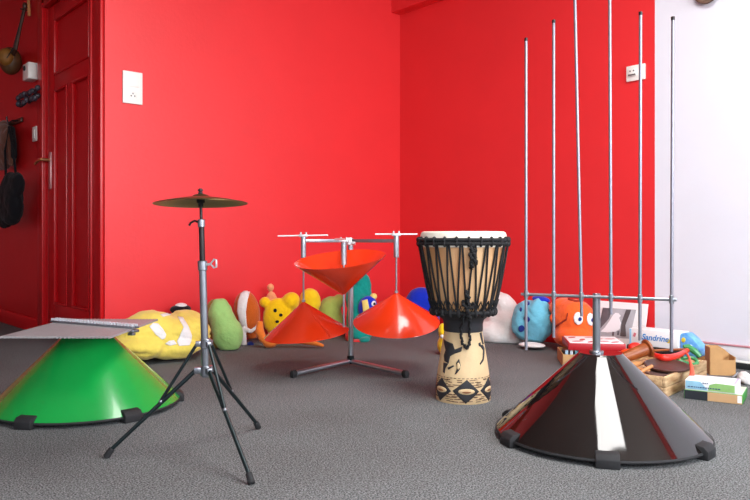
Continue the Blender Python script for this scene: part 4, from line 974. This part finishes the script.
ln.build('small_print', mat('navy_ink', (40, 60, 110), rough=0.4), g2)
MB().box((w2*0.46, 0, 0.0362), (w2*0.05, 0.122, 0.0008)).build('mauve_stripe', mat('mauve_ink', (190, 176, 206), rough=0.4), g2)
# white cloth, dark box and cable near the baseboard
T_ = Toy('white_cloth', 'crumpled white cloth on the carpet beside the game boxes', 744.5, 3.0, CZ, 'cloth')
mb = MB(); T_.blob(mb, 744, 377, 6, 5.5, 0, 0.035); T_.blob(mb, 746, 380, 5, 5, -0.01, 0.03); T_.blob(mb, 748, 382, 5, 6, 0, 0.04)
fuse('cloth_body', mb, C_white, T_.root, voxel=0.005, smooth=2, wr=0.006, wscale=40, floor=0.001)
p = on_right(744, 369, 0.05)
pw_ = thing('power_strip', 'black and white power strip on the carpet along the white baseboard', 'power strip', (-0.055, p.y-0.02, 0), R(-90))
MB().box((0, 0, 0.014), (0.20, 0.055, 0.028), bev=0.004).build('case', M_black, pw_); MB().box((-0.02, 0, 0.031), (0.13, 0.04, 0.006), bev=0.002).build('white_top', M_plastic, pw_)
pts = [G(733, 3.12, 0.005), G(738, 3.18, 0.012), G(744, 3.16, 0.012), G(747, 3.08, 0.006), G(752, 3.05, 0.004), G(762, 3.1, 0.004)]
c0 = pts[0].copy(); c0.z = 0
tag(MB().tube([p-c0 for p in pts], 0.004, 8).build('cable', mat('grey_cable', (150, 148, 150), rough=0.5), loc=c0), 'thin grey cable looping on the carpet behind the white cloth', 'cable')

# ================================================================== CAMERA AND LIGHT
cam = bpy.data.cameras.new('camera'); co = bpy.data.objects.new('camera', cam); COL.objects.link(co)
co.location = CAM; co.rotation_euler = (R(90), 0, CZ); cam.sensor_width = 36; cam.lens = 36*FPX/750; cam.shift_y = -11.0/750; cam.clip_start = 0.02
SC.camera = co
wd_ = bpy.data.worlds.new('sky'); SC.world = wd_; wd_.use_nodes = True; nt = wd_.node_tree
sky = nt.nodes.new('ShaderNodeTexSky'); sky.sky_type = 'NISHITA'; sky.sun_elevation = R(40); sky.sun_rotation = R(20); sky.sun_disc = False
nt.links.new(sky.outputs['Color'], nt.nodes['Background'].inputs['Color']); nt.nodes['Background'].inputs['Strength'].default_value = 0.35
def area(name, loc, rot, sx, sy, pw, col=(1, 1, 1)):
    l = bpy.data.lights.new(name, 'AREA'); l.shape = 'RECTANGLE'; l.size = sx; l.size_y = sy; l.energy = pw; l.color = col
    o = bpy.data.objects.new(name, l); COL.objects.link(o); o.location = loc; o.rotation_euler = rot; return o
# daylight in the window openings
for b0, b1, z0, z1 in FW:
    area('window_daylight', ((b0+b1)/2, YF-0.10, (z0+z1)/2), (R(90), 0, 0), b1-b0-0.1, z1-z0-0.1, 52*(b1-b0), (0.93, 0.96, 1.0))
vs = SC.view_settings; vs.view_transform = 'Standard'; vs.look = 'None'; vs.gamma = 1.0; vs.use_curve_mapping = False; vs.exposure = 0.35
